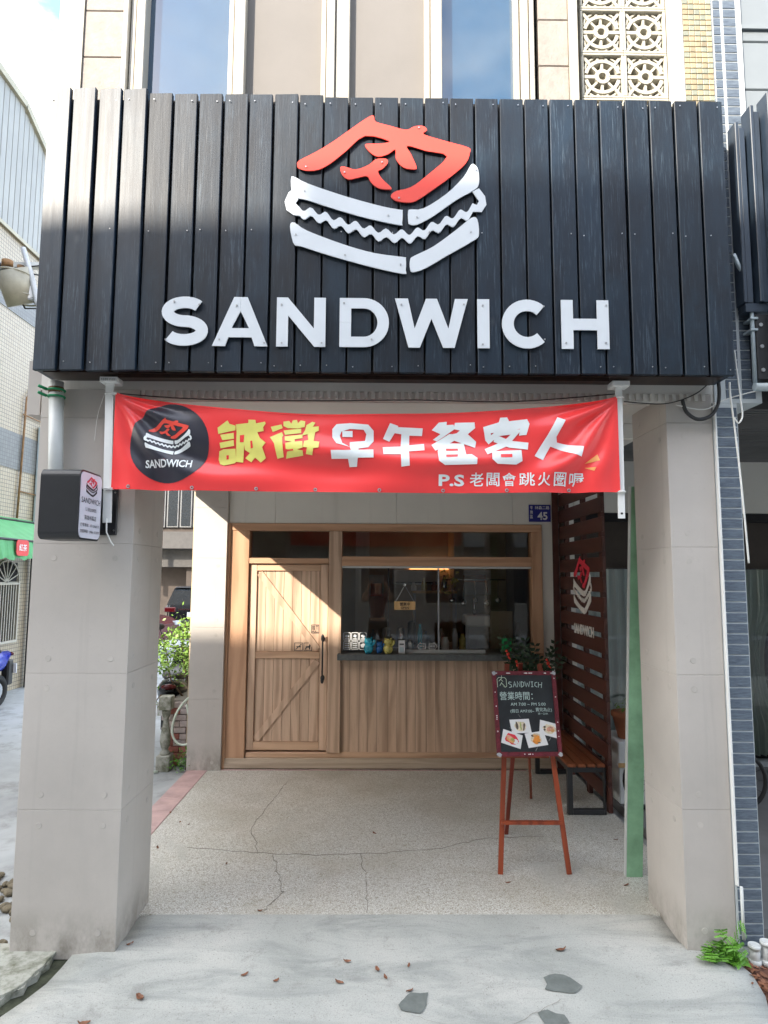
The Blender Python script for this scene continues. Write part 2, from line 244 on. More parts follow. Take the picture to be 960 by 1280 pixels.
# ------------------------------------------------------------------ mesh helpers
OFF = {}
class MB:
    def __init__(s): s.bm = bmesh.new()
    def box(s, x0, x1, y0, y1, z0, z1, bev=0, mat=None):
        r = bmesh.ops.create_cube(s.bm, size=1, matrix=Matrix.Translation(((x0+x1)/2, (y0+y1)/2, (z0+z1)/2)) @ Matrix.Diagonal((abs(x1-x0), abs(y1-y0), abs(z1-z0), 1)))
        if mat: bmesh.ops.transform(s.bm, matrix=mat, verts=r['verts'])
        if bev:
            es = list({e for v in r['verts'] for e in v.link_edges}); bmesh.ops.bevel(s.bm, geom=es, offset=bev, segments=1, affect='EDGES')
        return s
    def bar(s, a, b, w, d=None, up=(0, 1, 0)):
        a, b = Vector(a), Vector(b); z = (b-a); ln = z.length; z.normalize(); y = Vector(up); x = y.cross(z)
        if x.length < 1e-4: x = Vector((1, 0, 0)).cross(z)
        x.normalize(); y = z.cross(x); d = d or w
        m = Matrix((x, y, z)).transposed().to_4x4(); m.translation = (a+b)/2
        bmesh.ops.create_cube(s.bm, size=1, matrix=m @ Matrix.Diagonal((w, d, ln, 1))); return s
    def tube(s, pts, r, n=8, cap=True):
        pts = [Vector(p) for p in pts]; rs = r if isinstance(r, (list, tuple)) else [r]*len(pts); rings = []
        ref = None
        for i, p in enumerate(pts):
            t = (pts[min(i+1, len(pts)-1)] - pts[max(i-1, 0)]).normalized()
            if ref is None: ref = t.orthogonal().normalized()
            ref = (ref - t*ref.dot(t)).normalized(); b = t.cross(ref)
            rings.append([s.bm.verts.new(p + (ref*math.cos(2*math.pi*j/n) + b*math.sin(2*math.pi*j/n))*rs[i]) for j in range(n)])
        for A, B in zip(rings, rings[1:]):
            for j in range(n): s.bm.faces.new((A[j], A[(j+1) % n], B[(j+1) % n], B[j])).smooth = True
        if cap: s.bm.faces.new(rings[0][::-1]); s.bm.faces.new(rings[-1])
        return s
    def cyl(s, a, b, r, n=16): return s.tube([a, b], r, n)
    def ell(s, c, rx, ry, rz, n=12, mat=None):
        m = Matrix.Translation(c) @ (mat or Matrix()) @ Matrix.Diagonal((rx, ry, rz, 1))
        r = bmesh.ops.create_uvsphere(s.bm, u_segments=n, v_segments=max(6, n//2+2), radius=1, matrix=m)
        for v in r['verts']:
            for f in v.link_faces: f.smooth = True
        return s
    def torus(s, c, R_, r, axis='X', n=28, m=8):
        a = {'X': (Vector((0, 1, 0)), Vector((0, 0, 1))), 'Y': (Vector((1, 0, 0)), Vector((0, 0, 1))), 'Z': (Vector((1, 0, 0)), Vector((0, 1, 0)))}[axis]
        w = a[0].cross(a[1]); c = Vector(c); rings = []
        for i in range(n):
            t = 2*math.pi*i/n; d = a[0]*math.cos(t) + a[1]*math.sin(t)
            rings.append([s.bm.verts.new(c + d*(R_ + r*math.cos(2*math.pi*j/m)) + w*(r*math.sin(2*math.pi*j/m))) for j in range(m)])
        for i in range(n):
            A, B = rings[i], rings[(i+1) % n]
            for j in range(m): s.bm.faces.new((A[j], A[(j+1) % m], B[(j+1) % m], B[j])).smooth = True
        return s
    def quad(s, *p): s.bm.faces.new([s.bm.verts.new(q) for q in p]); return s
    def lathe(s, c, prof, n=16):
        c = Vector(c); rings = [[s.bm.verts.new(c + Vector((r*math.cos(2*math.pi*j/n), r*math.sin(2*math.pi*j/n), z))) for j in range(n)] for r, z in prof]
        for A, B in zip(rings, rings[1:]):
            for j in range(n): s.bm.faces.new((A[j], A[(j+1) % n], B[(j+1) % n], B[j])).smooth = True
        s.bm.faces.new(rings[0][::-1]); s.bm.faces.new(rings[-1]); return s
    def poly(s, pts, depth, fr, w0=0):
        """outline pts (u,v) extruded; fr maps (u,v,w) to space, w0 = height of the back face"""
        if area2(pts) < 0: pts = pts[::-1]
        top = [s.bm.verts.new(fr(u, v, w0+depth)) for u, v in pts]
        f = s.bm.faces.new(top)
        bot = [s.bm.verts.new(fr(u, v, w0)) for u, v in pts]; n = len(pts)
        for i in range(n): s.bm.faces.new((bot[i], bot[(i+1) % n], top[(i+1) % n], top[i]))
        return s
    def mesh(s, name):
        bmesh.ops.recalc_face_normals(s.bm, faces=s.bm.faces); me = bpy.data.meshes.new(name); s.bm.to_mesh(me); s.bm.free(); return me
    def build(s, name, mat, parent=None, **tags):
        if parent is not None: bmesh.ops.translate(s.bm, verts=s.bm.verts, vec=-OFF.get(parent.name, Vector()))
        return link(name, s.mesh(name), mat, parent, **tags)
def area2(p): return sum(p[i][0]*p[(i+1) % len(p)][1] - p[(i+1) % len(p)][0]*p[i][1] for i in range(len(p)))
def link(name, me, mat, parent=None, loc=(0, 0, 0), rot=(0, 0, 0), sc=(1, 1, 1), **tags):
    if mat is not None and len(me.materials) == 0: me.materials.append(M[mat] if isinstance(mat, str) else mat)
    o = bpy.data.objects.new(name, me); C.objects.link(o); o.location = loc; o.rotation_euler = rot; o.scale = sc
    if parent is not None: o.parent = parent; OFF[o.name] = OFF.get(parent.name, Vector())
    for a, b in tags.items():
        if b: o[a] = b
    return o
def piece(name, me, parent, loc, rot=(0, 0, 0), sc=(1, 1, 1), **t):
    return link(name, me, None, parent, Vector(loc) - OFF.get(parent.name, Vector()), rot, sc, **t)
def thing(name, label, cat, loc=(0, 0, 0), group=None):
    o = bpy.data.objects.new(name, None); C.objects.link(o); o.location = loc; o.empty_display_size = .1
    o['label'] = label; o['category'] = cat
    if group: o['group'] = group
    OFF[o.name] = Vector(loc); return o
def struct(name, mb, mat): return mb.build(name, mat, None, kind='structure')
def unit_box(name, mat, sx, sy, sz, bev=.002):
    me = MB().box(-sx/2, sx/2, -sy/2, sy/2, -sz/2, sz/2, bev).mesh(name); me.materials.append(M[mat]); return me
def copy_tree(o, parent=None, loc=None, rz=None, **tags):
    c = o.copy(); C.objects.link(c)
    if parent is not None: c.parent = parent
    if loc is not None: c.location = loc
    if rz is not None: c.rotation_euler.z = rz
    for a, b in tags.items(): c[a] = b
    for ch in list(o.children): copy_tree(ch, c)
    return c
def plane(O, U, V, Nn):
    O, U, V, Nn = map(Vector, (O, U, V, Nn)); return lambda u, v, w=0: O + U*u + V*v + Nn*w
def front(y): return plane((0, y, 0), (1, 0, 0), (0, 0, 1), (0, -1, 0))       # u = x, v = z, w towards the street
def ribbon(pts, w, closed=False, ends=(0, 0)):
    pts = [Vector(p) for p in pts]; n = len(pts); a, b = [], []
    for i, p in enumerate(pts):
        q0 = pts[(i-1) % n] if closed or i > 0 else None; q1 = pts[(i+1) % n] if closed or i < n-1 else None
        d0 = (p-q0).normalized() if q0 is not None else (q1-p).normalized(); d1 = (q1-p).normalized() if q1 is not None else d0
        t = (d0+d1).normalized(); nn = Vector((-t.y, t.x)); c = max(.5, nn.dot(Vector((-d0.y, d0.x)))); ww = w[i] if isinstance(w, (list, tuple)) else w
        a.append(p + nn*ww/2/c); b.append(p - nn*ww/2/c)
    return a, b
def rib_poly(pts, w): a, b = ribbon(pts, w); return [(p.x, p.y) for p in a] + [(p.x, p.y) for p in b[::-1]]
def catmull(pts, k=4, closed=True):
    out = []; n = len(pts)
    for i in range(n if closed else n-1):
        p0, p1, p2, p3 = (pts[(i-1) % n], pts[i], pts[(i+1) % n], pts[(i+2) % n]) if closed else (pts[max(i-1, 0)], pts[i], pts[i+1], pts[min(i+2, n-1)])
        for j in range(k):
            t = j/k; out.append(tuple(.5*((2*p1[d]) + (-p0[d]+p2[d])*t + (2*p0[d]-5*p1[d]+4*p2[d]-p3[d])*t*t + (-p0[d]+3*p1[d]-3*p2[d]+p3[d])*t**3) for d in (0, 1)))
    if not closed: out.append(tuple(pts[-1]))
    return out
def text_bm(s, u0, u1, v0, v1, off=0, depth=0, keep=False):
    c = bpy.data.curves.new('lettering', 'FONT'); c.body = s; c.offset = off; c.extrude = 0; c.resolution_u = 3
    o = bpy.data.objects.new('lettering', c); C.objects.link(o); bpy.context.view_layer.update()
    me = bpy.data.meshes.new_from_object(o.evaluated_get(bpy.context.evaluated_depsgraph_get())); bpy.data.objects.remove(o); bpy.data.curves.remove(c)
    bm = bmesh.new(); bm.from_mesh(me); bpy.data.meshes.remove(me)
    xs = [v.co.x for v in bm.verts]; ys = [v.co.y for v in bm.verts]; a, b, c_, d = min(xs), max(xs), min(ys), max(ys)
    for v in bm.verts:
        v.co = Vector((u0 + (v.co.x-a)/(b-a)*(u1-u0), v0 + (v.co.y-c_)/max(1e-6, d-c_)*(v1-v0), 0))
    bmesh.ops.triangulate(bm, faces=bm.faces)
    return bm
def text(name, s, fr, box, mat, parent, off=0, w=.0015, depth=0):
    bm = text_bm(s, *box, off=off)
    if depth:
        r = bmesh.ops.extrude_face_region(bm, geom=bm.faces[:]);
        for v in [e for e in r['geom'] if isinstance(e, bmesh.types.BMVert)]: v.co.z += depth
    for v in bm.verts: v.co = fr(v.co.x, v.co.y, w + v.co.z)
    m = MB(); m.bm.free(); m.bm = bm; return m.build(name, mat, parent)
# --- the sandwich emblem, outlines in a 0..960 x 0..704 grid (v down)
LOGO_RED = [[(105,250),(112,232),(180,195),(250,150),(330,90),(390,48),(410,44),(418,68),(475,84),(540,100),(575,85),(610,84),(625,100),(612,118),(700,145),(790,170),(797,190),(780,235),(720,290),(640,350),(580,390),(545,397),(500,390),(480,372),(500,352),(560,335),(620,290),(705,208),(620,186),(545,166),(560,200),(582,250),(575,262),(530,255),(500,220),(497,182),(470,200),(430,212),(400,198),(378,172),(382,160),(440,158),(472,147),(375,127),(300,190),(240,240),(190,268),(140,272),(110,262)],
            [(277,258),(295,254),(340,265),(392,245),(420,222),(460,220),(467,237),(445,262),(428,272),(445,302),(480,335),(475,345),(430,340),(400,315),(385,292),(350,298),(310,306),(286,287)]]
LOGO_WHT = [[(82,302),(95,298),(150,325),(300,375),(450,415),(520,427),(527,432),(525,480),(515,488),(400,465),(270,430),(150,392),(100,380),(84,350)],
            [(549,432),(560,425),(610,420),(700,362),(770,292),(800,242),(815,240),(830,262),(832,318),(810,345),(740,385),(650,450),(585,485),(555,484),(549,470)],
            [(82,490),(100,483),(150,515),(300,570),(420,602),(530,616),(540,622),(540,668),(530,682),(400,655),(250,615),(130,578),(100,570),(86,530)],
            [(557,625),(575,610),(650,572),(740,505),(800,457),(824,462),(830,520),(812,545),(700,610),(620,658),(570,675),(557,664)]]
def filling():
    base = catmull([(118,438),(200,458),(280,487),(350,503),(430,526),(520,533),(570,530),(640,503),(720,468),(780,440),(806,424)], 9, False); top, bot = [], []; L_ = 0
    for i, p in enumerate(base):
        if i: L_ += math.dist(p, base[i-1])
        w = 11*math.sin(L_/62*2*math.pi); top.append((p[0], p[1]-17+w)); bot.append((p[0]+2, p[1]+17+w))
    return [(112,388),(101,404)] + top + [(822,404),(832,388),(806,350)] + [(832,336),(856,368),(861,402),(842,432)] + bot[::-1] + [(94,452),(66,432),(58,398),(72,362),(88,348),(104,362)]
def logo(parent, fr, u0, u1, v0, v1, red, white, depth=.0, w0=.001, tag=None, names=('emblem_stroke', 'emblem_stroke')):
    m = lambda p: (u0 + (p[0]-58)/(862-58)*(u1-u0), v1 - (p[1]-44)/(682-44)*(v1-v0))
    sw = [m(p) for p in filling()]; o = []
    for i, P in enumerate(LOGO_RED + LOGO_WHT):
        q = [m(p) for p in catmull(P, 3)]; b = MB()
        b.poly(q, depth or .0004, fr, w0 + (.0008 if i == 0 else 0)); o.append(b.build(names[0], red if i < 2 else white, parent))
    o.append(MB().poly(sw, depth or .0004, fr, w0 - (.0008 if depth else -.0005)).build(names[1], white, parent))
    return o
def wobble_poly(cx, cy, rx, ry, n=14, j=.2, seed=0):
    rr = random.Random(seed); return [(cx + rx*math.cos(2*math.pi*i/n)*(1+rr.uniform(-j, j)), cy + ry*math.sin(2*math.pi*i/n)*(1+rr.uniform(-j, j))) for i in range(n)]

# points measured on the photograph, placed on the real plane they belong to
CM = look(5.676, .537, .279)
def PXY(px, py, Y):
    d = CM @ Vector(((px-480)/790, -(py-640)/790, -1)); t = Y/d.y; return (d.x*t, 1.85 + d.z*t)
def PG(px, py, z=0):
    d = CM @ Vector(((px-480)/790, -(py-640)/790, -1)); t = (z-1.85)/d.z; return (d.x*t, d.y*t)
# ================================================================== GROUND
flat = plane((0, 0, 0), (1, 0, 0), (0, 1, 0), (0, 0, 1))
struct('ground', MB().quad((-300, -300, -.062), (300, -300, -.062), (300, 300, -.062), (-300, 300, -.062)), 'alley')
struct('road', MB().quad((-300, -6.6, -.058), (300, -6.6, -.058), (300, .4, -.058), (-300, .4, -.058)), 'asphalt')
struct('arcade_floor', MB().box(-1.60, 1.86, 3.66, 6.34, -.12, 0), 'terrazzo')
# pink kerb tiles along the open left side and below the step
pk = thing('kerb_border', 'faded pink tile border along the left edge of the terrazzo floor', 'kerb', (-1.70, 3.7, 0))
tl = MB().box(-.095, .095, -.1475, .1475, -.06, .003, .003).mesh('kerb_tile'); tl.materials.append(M['pink'])
for i in range(9): piece('kerb_tile', tl, pk, (-1.698, 3.82+i*.30, 0))
tl2 = MB().box(-.1475, .1475, -.012, .012, -.03, .004, .002).mesh('kerb_tile'); tl2.materials.append(M['pink'])
for i in range(10): piece('kerb_tile', tl2, pk, (-1.42+i*.30, 6.222, 0))
# apron: a poured sheet falling towards the road
L1 = [(-1.31, 3.66), (-1.31, 3.45), (-1.50, 3.41)] + [PG(*p, -.02) for p in ((90, 1192), (77, 1207), (58, 1226), (30, 1246), (0, 1265))] + [(-2.1, 2.2), (-2.2, .45)]
R1 = [(1.57, 3.66), (1.565, 3.45), (1.66, 3.41)] + [PG(*p, -.02) for p in ((898, 1189), (919, 1198), (940, 1214), (957, 1241), (962, 1262))] + [(1.80, 2.2), (1.9, .45)]
for Q_ in (L1, R1):
    for i in range(1, len(Q_)): Q_[i] = (Q_[i][0], min(Q_[i][1], Q_[i-1][1]-.03))
b = MB(); rows = []
for (l, r) in zip(L1, R1):
    row = []
    for i in range(25):
        t = i/24; x = l[0]+(r[0]-l[0])*t; y = l[1]+(r[1]-l[1])*t
        z = -.052*max(0, min(1, (3.66-y)/1.5))**.8 + .004*(mnoise.noise(Vector((x*1.4, y*1.4, 0)))) * (1 if y < 3.6 else 0)
        z -= .012*(max(0, abs(t-.5)-.46)/.04)
        row.append(b.bm.verts.new((x, y, z)))
    rows.append(row)
for A, B in zip(rows, rows[1:]):
    for i in range(24): b.bm.faces.new((A[i], A[i+1], B[i+1], B[i])).smooth = True
for k_ in (0, -1):
    for A, B in zip(rows, rows[1:]):
        a2 = b.bm.verts.new(A[k_].co - Vector((0, 0, .09))); b2 = b.bm.verts.new(B[k_].co - Vector((0, 0, .09))); b.bm.faces.new((A[k_], B[k_], b2, a2))
struct('apron', b, 'apron')
def apz(y): return -.052*max(0, min(1, (3.66-y)/1.5))**.8
for P in ([(442,415),(456,409),(470,407),(488,409),(505,416),(520,426),(532,434),(526,441),(515,450),(497,449),(480,447),(460,445),(445,441),(450,430)], [(107,476),(113,468),(121,461),(128,453),(137,448),(158,450),(176,448),(173,462),(172,476),(166,487),(159,495),(138,492),(114,488)], [(428,493),(438,488),(452,486),(470,494),(490,497),(497,506),(503,516),(470,519),(444,517),(436,505)]):
    pts = [PG(440+x/1.846, 1000+y/1.846, -.03) for x, y in P]; bm_ = MB(); bm_.bm.faces.new([bm_.bm.verts.new((x, y, apz(y)+.0035)) for x, y in pts]); struct('cement_patch', bm_, 'patch')
# dark ditch left of the apron, cracked slab beyond, soil strip on the right
struct('ditch', MB().poly([(-1.40, 3.45), (-1.42, 3.2), (-1.62, 2.95), (-1.9, 2.7), (-2.4, 2.3), (-2.8, 2.4), (-2.3, 2.9), (-1.75, 3.2), (-1.60, 3.45)], .012, plane((0, 0, -.066), (1, 0, 0), (0, 1, 0), (0, 0, 1))), 'moss')
b = MB(); q = [(-1.57, 3.42)] + [PG(*p, -.01) for p in ((67, 1189), (62, 1200), (52, 1206), (47, 1215), (35, 1221), (30, 1231), (14, 1236), (0, 1247), (-20, 1252), (-60, 1250), (-200, 1240))] + [(-3.2, 3.42)]
b.poly(q, .05, plane((0, 0, -.06), (1, 0, 0), (0, 1, 0), (0, 0, 1))); bmesh.ops.bevel(b.bm, geom=[e for e in b.bm.edges if all(v.co.z > -.02 for v in e.verts)], offset=.012, segments=2, affect='EDGES'); o_ = b.build('broken_slab', 'slab', None, kind='structure')
b = MB(); rr = random.Random(2)
for i in range(130): b.ell((rr.uniform(-2.5, -1.85), rr.uniform(3.3, 4.3), -.045), rr.uniform(.01, .035), rr.uniform(.01, .03), rr.uniform(.01, .02), 8)
t_ = b.build('rubble', 'rubble'); t_['kind'] = 'stuff'; t_['label'] = 'brown rubble and stones beside the left pillar foot'
b = MB().poly([(1.62, 3.34), (1.90, 3.34), (1.96, 3.2), (2.06, 2.9), (2.1, 2.4), (1.7, 2.4), (1.72, 3.0), (1.68, 3.2)], .02, plane((0, 0, -.068), (1, 0, 0), (0, 1, 0), (0, 0, 1)))
struct('soil_strip', b, 'soil')
struct('neighbour_floor', MB().box(1.97, 9, 3.5, 6.9, -.10, .01), 'greyb')
struct('neighbour_apron', MB().poly([(1.965, 3.49), (1.965, 3.2), (2.05, 2.9), (2.12, .5), (9, .5), (9, 3.49)], .05, plane((0, 0, -.09), (1, 0, 0), (0, 1, 0), (0, 0, 1))), 'apron')
# cracks in the terrazzo
def crack(pts, w=.0045):
    rr = random.Random(len(pts)); P = []
    for a, c in zip(pts, pts[1:]):
        for k_ in range(8):
            t = k_/8; P.append((a[0]+(c[0]-a[0])*t + rr.uniform(-.012, .012), a[1]+(c[1]-a[1])*t + rr.uniform(-.012, .012)))
    P.append(pts[-1]); ws = [w*rr.uniform(.3, 1.0) for _ in P]
    struct('floor_crack', MB().poly(rib_poly(P, ws), .0015, plane((0, 0, .0005), (1, 0, 0), (0, 1, 0), (0, 0, 1))), 'crack')
def apcrack(pts, w=.004):
    rr = random.Random(len(pts)+9); P = []
    for a, c in zip(pts, pts[1:]):
        for k_ in range(9): t = k_/9; P.append((a[0]+(c[0]-a[0])*t + rr.uniform(-.01, .01), a[1]+(c[1]-a[1])*t + rr.uniform(-.008, .008)))
    A, B2 = ribbon(P, [w*rr.uniform(.3, 1) for _ in P]); b = MB()
    for i in range(len(P)-1): b.quad(*[(q.x, q.y, apz(q.y)+.0042) for q in (A[i], A[i+1], B2[i+1], B2[i])])
    struct('ground_crack', b, 'crack')
apcrack([(.16, 2.90), (.42, 2.82), (.60, 2.86), (.86, 3.02)], .0025)
crack([(-1.28, 4.52), (-.75, 4.42), (-.4, 4.40), (0, 4.42), (.45, 4.50), (.75, 4.66), (1.2, 4.7)])
crack([(-.78, 4.42), (-.92, 4.85), (-.86, 5.4), (-.80, 5.9)], .005); crack([(-.68, 4.40), (-.60, 4.1), (-.55, 3.9), (-.62, 3.70)], .006); crack([(-.1, 4.42), (-.06, 4.0), (-.05, 3.68)], .005)

# ================================================================== PILLARS AND BUILDING
def pillar(x0, x1, y0, y1, zt, label, group, xs_holes, side=None, joints=(.66, 1.337, 2.005, 2.68), z0=-.05):
    t = thing('concrete_pillar', label, 'pillar', ((x0+x1)/2, (y0+y1)/2, z0), group)
    MB().box(x0+.012, x1-.012, y0+.012, y1-.012, z0, zt-.002).build('core', 'conc', t)
    zs = [z0, *joints, zt]
    for a, c in zip(zs, zs[1:]):
        MB().box(x0, x1, y0, y1, a+.0005, c-.0005, .0014).build('concrete_panel', 'conc', t)
    hole = MB().cyl((0, .0, 0), (0, -.0015, 0), .0135, 18); hole.torus((0, -.0006, 0), .0145, .0012, 'Y', 18, 5)
    hm = hole.mesh('tie_hole'); hm.materials.append(M['hole'])
    for z in joints:
        for dz in (-.075, .075):
            if z+dz > zt-.05: continue
            for x in xs_holes: piece('tie_hole', hm, t, (x, y0, z+dz))
            if side:
                for y in (y0+.09, y1-.09): piece('tie_hole', hm, t, (x1 if side > 0 else x0, y, z+dz), (0, 0, R(90*side)))
    for x in xs_holes: piece('tie_hole', hm, t, (x, y0, .075))
    return t
pillar(-1.812, -1.29, 3.34, 3.80, 2.838, 'wide bare concrete pillar at front left carrying the small hanging light box', 'concrete pillars', (-1.70, -1.38), 1)
pillar(1.564, 1.815, 3.355, 3.81, 2.838, 'narrower bare concrete pillar at front right beside the blue tiled strip', 'concrete pillars', (1.655,), -1)
pillar(-1.80, -1.478, 6.20, 6.50, 2.838, 'concrete pillar at the back left, half sunlit, beside the wooden door', 'concrete pillars', (-1.56,), 1, (.66, 1.337, 2.005, 2.5), 0)

bd = thing('shop_building', 'shop building with tall cream windows and pale breeze blocks above the black sign', 'building', (0, 6.4, 0))
YF = 3.34
B_ = lambda nm, mt, *a, **k_: MB().box(*a, **k_).build(nm, mt, bd)
B_('ceiling', 'soffit', -1.83, 1.88, 3.36, 6.40, 2.84, 3.0)
B_('edge_beam', 'conc', -1.90, -1.83, 3.36, 8.6, 2.70, 3.0)
B_('wall', 'conc_warm', -1.90, 2.0, 3.45, 3.6, 3.0, 4.35)
for i in range(6): B_('ceiling_batten', 'soffit', -1.82, 1.87, 3.55+i*.46, 3.575+i*.46, 2.832, 2.8405)
b = MB()
for i in range(90): b.box(-1.80+i*.04, -1.782+i*.04, 3.345, 3.36, 2.80, 2.838)
b.box(-1.81, 1.87, 3.36, 3.37, 2.79, 2.8385); b.build('ribbed_fascia', 'soffit', bd)['kind'] = 'stuff'
B_('wall', 'darkgap', -1.72, 1.08, 3.62, 3.66, 4.35, 6.6)
B_('corner_trim', 'cream', -1.735, -1.695, 3.325, 3.5, 4.36, 6.6)
B_('side_wall', 'conc_warm', -1.90, -1.737, 3.45, 8.6, 3.0, 6.6)
stone = unit_box('stone_panel', 'stone', .226, .05, .283, .004)
for r_ in range(8):
    piece('stone_panel', stone, bd, (-1.58, 3.36, 4.48-.14+r_*.287)); 
    piece('stone_panel', stone, bd, (.99, 3.36, 4.46-.14+r_*.287), sc=(.76, 1, 1))
B_('window_trim', 'cream', 1.078, 1.125, 3.315, 3.42, 4.36, 6.6)
# window frames and panes
def wframe(x0, x1, deep=3.33): 
    return MB().box(x0, x1, deep, 3.45, 4.36, 6.6, .004).build('window_frame', 'cream', bd)
for x0, x1, y in ((-1.465, -1.435, 3.31), (-1.43, -1.40, 3.335), (-1.395, -1.345, 3.325), (-.870, -.840, 3.335), (-.836, -.775, 3.325), (-.340, -.312, 3.335), (-.308, -.262, 3.32), (-.258, -.178, 3.335), (.250, .282, 3.335), (.286, .350, 3.325), (.770, .795, 3.335), (.80, .845, 3.32), (.85, .875, 3.31)):
    wframe(x0, x1, y)
for x0, x1, m_, y in ((-1.345, -.870, 'glassblue', 3.40), (-.775, -.34, 'mesh', 3.375), (-.178, .250, 'mesh', 3.375), (.35, .77, 'glassblue', 3.40)):
    MB().box(x0, x1, y, y+.008, 4.36, 6.6).build('pane', m_, bd)
# breeze blocks
def breeze():
    b = MB(); sx, sz = .124, .139; d1 = .07; fr = plane((0, d1, 0), (1, 0, 0), (0, 0, 1), (0, -1, 0))
    for a in ((-sx, sx, sz-.014, sz), (-sx, sx, -sz, -sz+.014), (-sx, -sx+.014, -sz+.014, sz-.014), (sx-.014, sx, -sz+.014, sz-.014)): b.box(a[0], a[1], 0, d1, a[2], a[3], .002)
    def rib(P, w, h): b.poly(rib_poly(P, w), h, fr, 0)
    def arc(cx, cz, r, a0, a1, w, h): rib([(cx+r*math.cos(R(a0+(a1-a0)*i/14)), cz+r*math.sin(R(a0+(a1-a0)*i/14))) for i in range(15)], w, h)
    arc(0, 0, .034, 0, 359, .022, .062); arc(0, 0, .096, 12, 168, .020, .060); arc(0, 0, .096, 192, 348, .020, .060)
    for s_ in (-1, 1):
        rib([(s_*.04, 0), (s_*.112, 0)], .020, .058); rib([(0, s_*.042), (0, s_*.09)], .014, .056)
        for q in (-1, 1):
            rib([(s_*.028, q*.03), (s_*.066, q*.070)], .014, .057); rib([(s_*.072, q*.076), (s_*.112, q*.128)], .018, .059)
            rib([(s_*.10, q*.05), (s_*.088, q*.092), (s_*.05, q*.118)], .010, .054); rib([(s_*.03, q*.104), (s_*.016, q*.128)], .012, .055)
    me = b.mesh('breeze_block'); me.materials.append(M['breeze']); return me
bz = breeze(); s2 = .2495
for r_ in range(8):
    for c_ in range(2): piece('breeze_block', bz, bd, (1.156+.125+c_*.2495, 3.36, 4.30+.14+r_*.2795))
B_('wall', 'mosaic', 1.10, 1.70, 3.62, 3.66, 4.3, 6.6)
B_('edge_trim', 'conc_warm', 1.664, 1.742, 3.33, 3.50, 4.3, 6.6, bev=.006)
# mosaic column
B_('mosaic_backing', 'conc_warm', 1.743, 1.915, 3.346, 3.50, 4.3, 6.6)
mt1, mt2 = unit_box('mosaic_tile', 'mosaic', .031, .008, .031, .002), unit_box('mosaic_tile', 'mosaic_g', .031, .008, .031, .002)
rr = random.Random(5)
for r_ in range(26):
    for c_ in range(5): piece('mosaic_tile', mt2 if (r_+c_) % 2 and rr.random() < .6 else mt1, bd, (1.762+c_*.0335, 3.343, 4.40+r_*.0335))
# blue tile column of the party wall
tc_ = thing('tiled_column', 'slate blue tiled column with white joints between the shop and its right neighbour', 'column', (1.9, 3.4, -.05))
MB().box(1.818, 1.952, 3.352, 3.6, -.05, 2.79).build('column_core', 'grout', tc_)
MB().box(1.832, 2.092, 3.352, 3.6, 2.792, 6.6).build('column_core', 'grout', tc_)
MB().box(1.8185, 1.826, 3.33, 3.3515, .3, 2.79).build('edge_trim', 'white', tc_)
t1 = unit_box('tile', 'tile', .119, .005, .0485, .001); t2_ = unit_box('tile', 'tile', .072, .005, .0485, .001); t3_ = unit_box('tile', 'tile', .040, .005, .0485, .001)
for i in range(50): piece('tile', t1, tc_, (1.888, 3.351, .03+i*.0553))
for i in range(46):
    z = 2.84+i*.0553
    if z > 5.35: break
    piece('tile', t2_, tc_, (2.022, 3.351, z)); piece('tile', t3_ if z > 4.3 else t2_, tc_, (1.948 if z > 4.3 else 1.932, 3.351, z))

# ================================================================== BIG SIGN
sg = thing('shop_sign', 'large black board sign with white letters SANDWICH and red and white sandwich emblem', 'sign', (0, 3.3, 2.872))
X0, X1, ZB, ZT = -1.760, 1.826, 2.872, 4.405; n = 27; pw = (X1-X0)/n
MB().box(X0+.01, X1-.01, 3.165, 3.18, ZB+.02, ZT-.03).build('backing_sheet', 'darkgap', sg)
MB().box(X0+.002, X0+.03, 3.146, 3.33, ZB+.012, ZT-.02).build('side_board', 'sign', sg)
MB().box(X1-.03, X1-.002, 3.146, 3.33, ZB+.012, ZT-.02).build('side_board', 'sign', sg)
MB().box(X0+.032, X1-.032, 3.181, 3.325, ZB+.008, ZB+.03).build('underside_board', 'under', sg)
MB().box(X0+.05, X1-.06, 3.19, 3.31, ZT-.06, ZT-.03).build('top_board', 'under', sg)
MB().box(-1.35, 1.2, 3.20, 3.235, ZB-.012, ZB+.008).build('underside_batten', 'under', sg)
rr = random.Random(11); pl = {}
for i in range(n):
    x = X0 + i*pw; zt = ZT - (0 if i < 4 else .020 if i < 11 else .030) + rr.uniform(-.002, .002); zb = ZB - (0 if i > 3 else .0) + rr.uniform(-.002, .002)
    gap = .011 + rr.uniform(-.002, .003); yy = 3.12 + rr.uniform(0, .005) - (.004 if i < 4 else 0)
    b = MB(); me_t = Matrix.Rotation(rr.uniform(-.0016, .0016), 4, 'Y')
    b.box(-(pw-gap)/2, (pw-gap)/2, 0, .026, zb-3.6, zt-3.6, .003)
    me = b.mesh('plank'); me.materials.append(M['sign']); o = piece('plank', me, sg, (x+pw/2, yy, 3.6)); o.rotation_euler = (0, rr.uniform(-.0015, .0015), rr.uniform(-.012, .012) - (.10 if i < 4 else .035 if i < 10 else 0))
sfr = front(3.112)
u0, v1_ = PXY(340+58/3.2, 130+44/3.2, 3.108); u1, v0_ = PXY(340+862/3.2, 130+682/3.2, 3.108)
for o in logo(sg, front(3.117), u0, u1, v0_, v1_, 'red', 'letter', .0065, .003): pass
def LX(cx): return PXY(180+cx/1.6, 403, 3.107)[0]
ZL0, ZL1 = 2.999, 3.257; H_ = ZL1-ZL0; SW = .060
def lpoly(q, name='letter'): return MB().poly(q, .0065, front(3.117), .003).build(name, 'letter', sg)
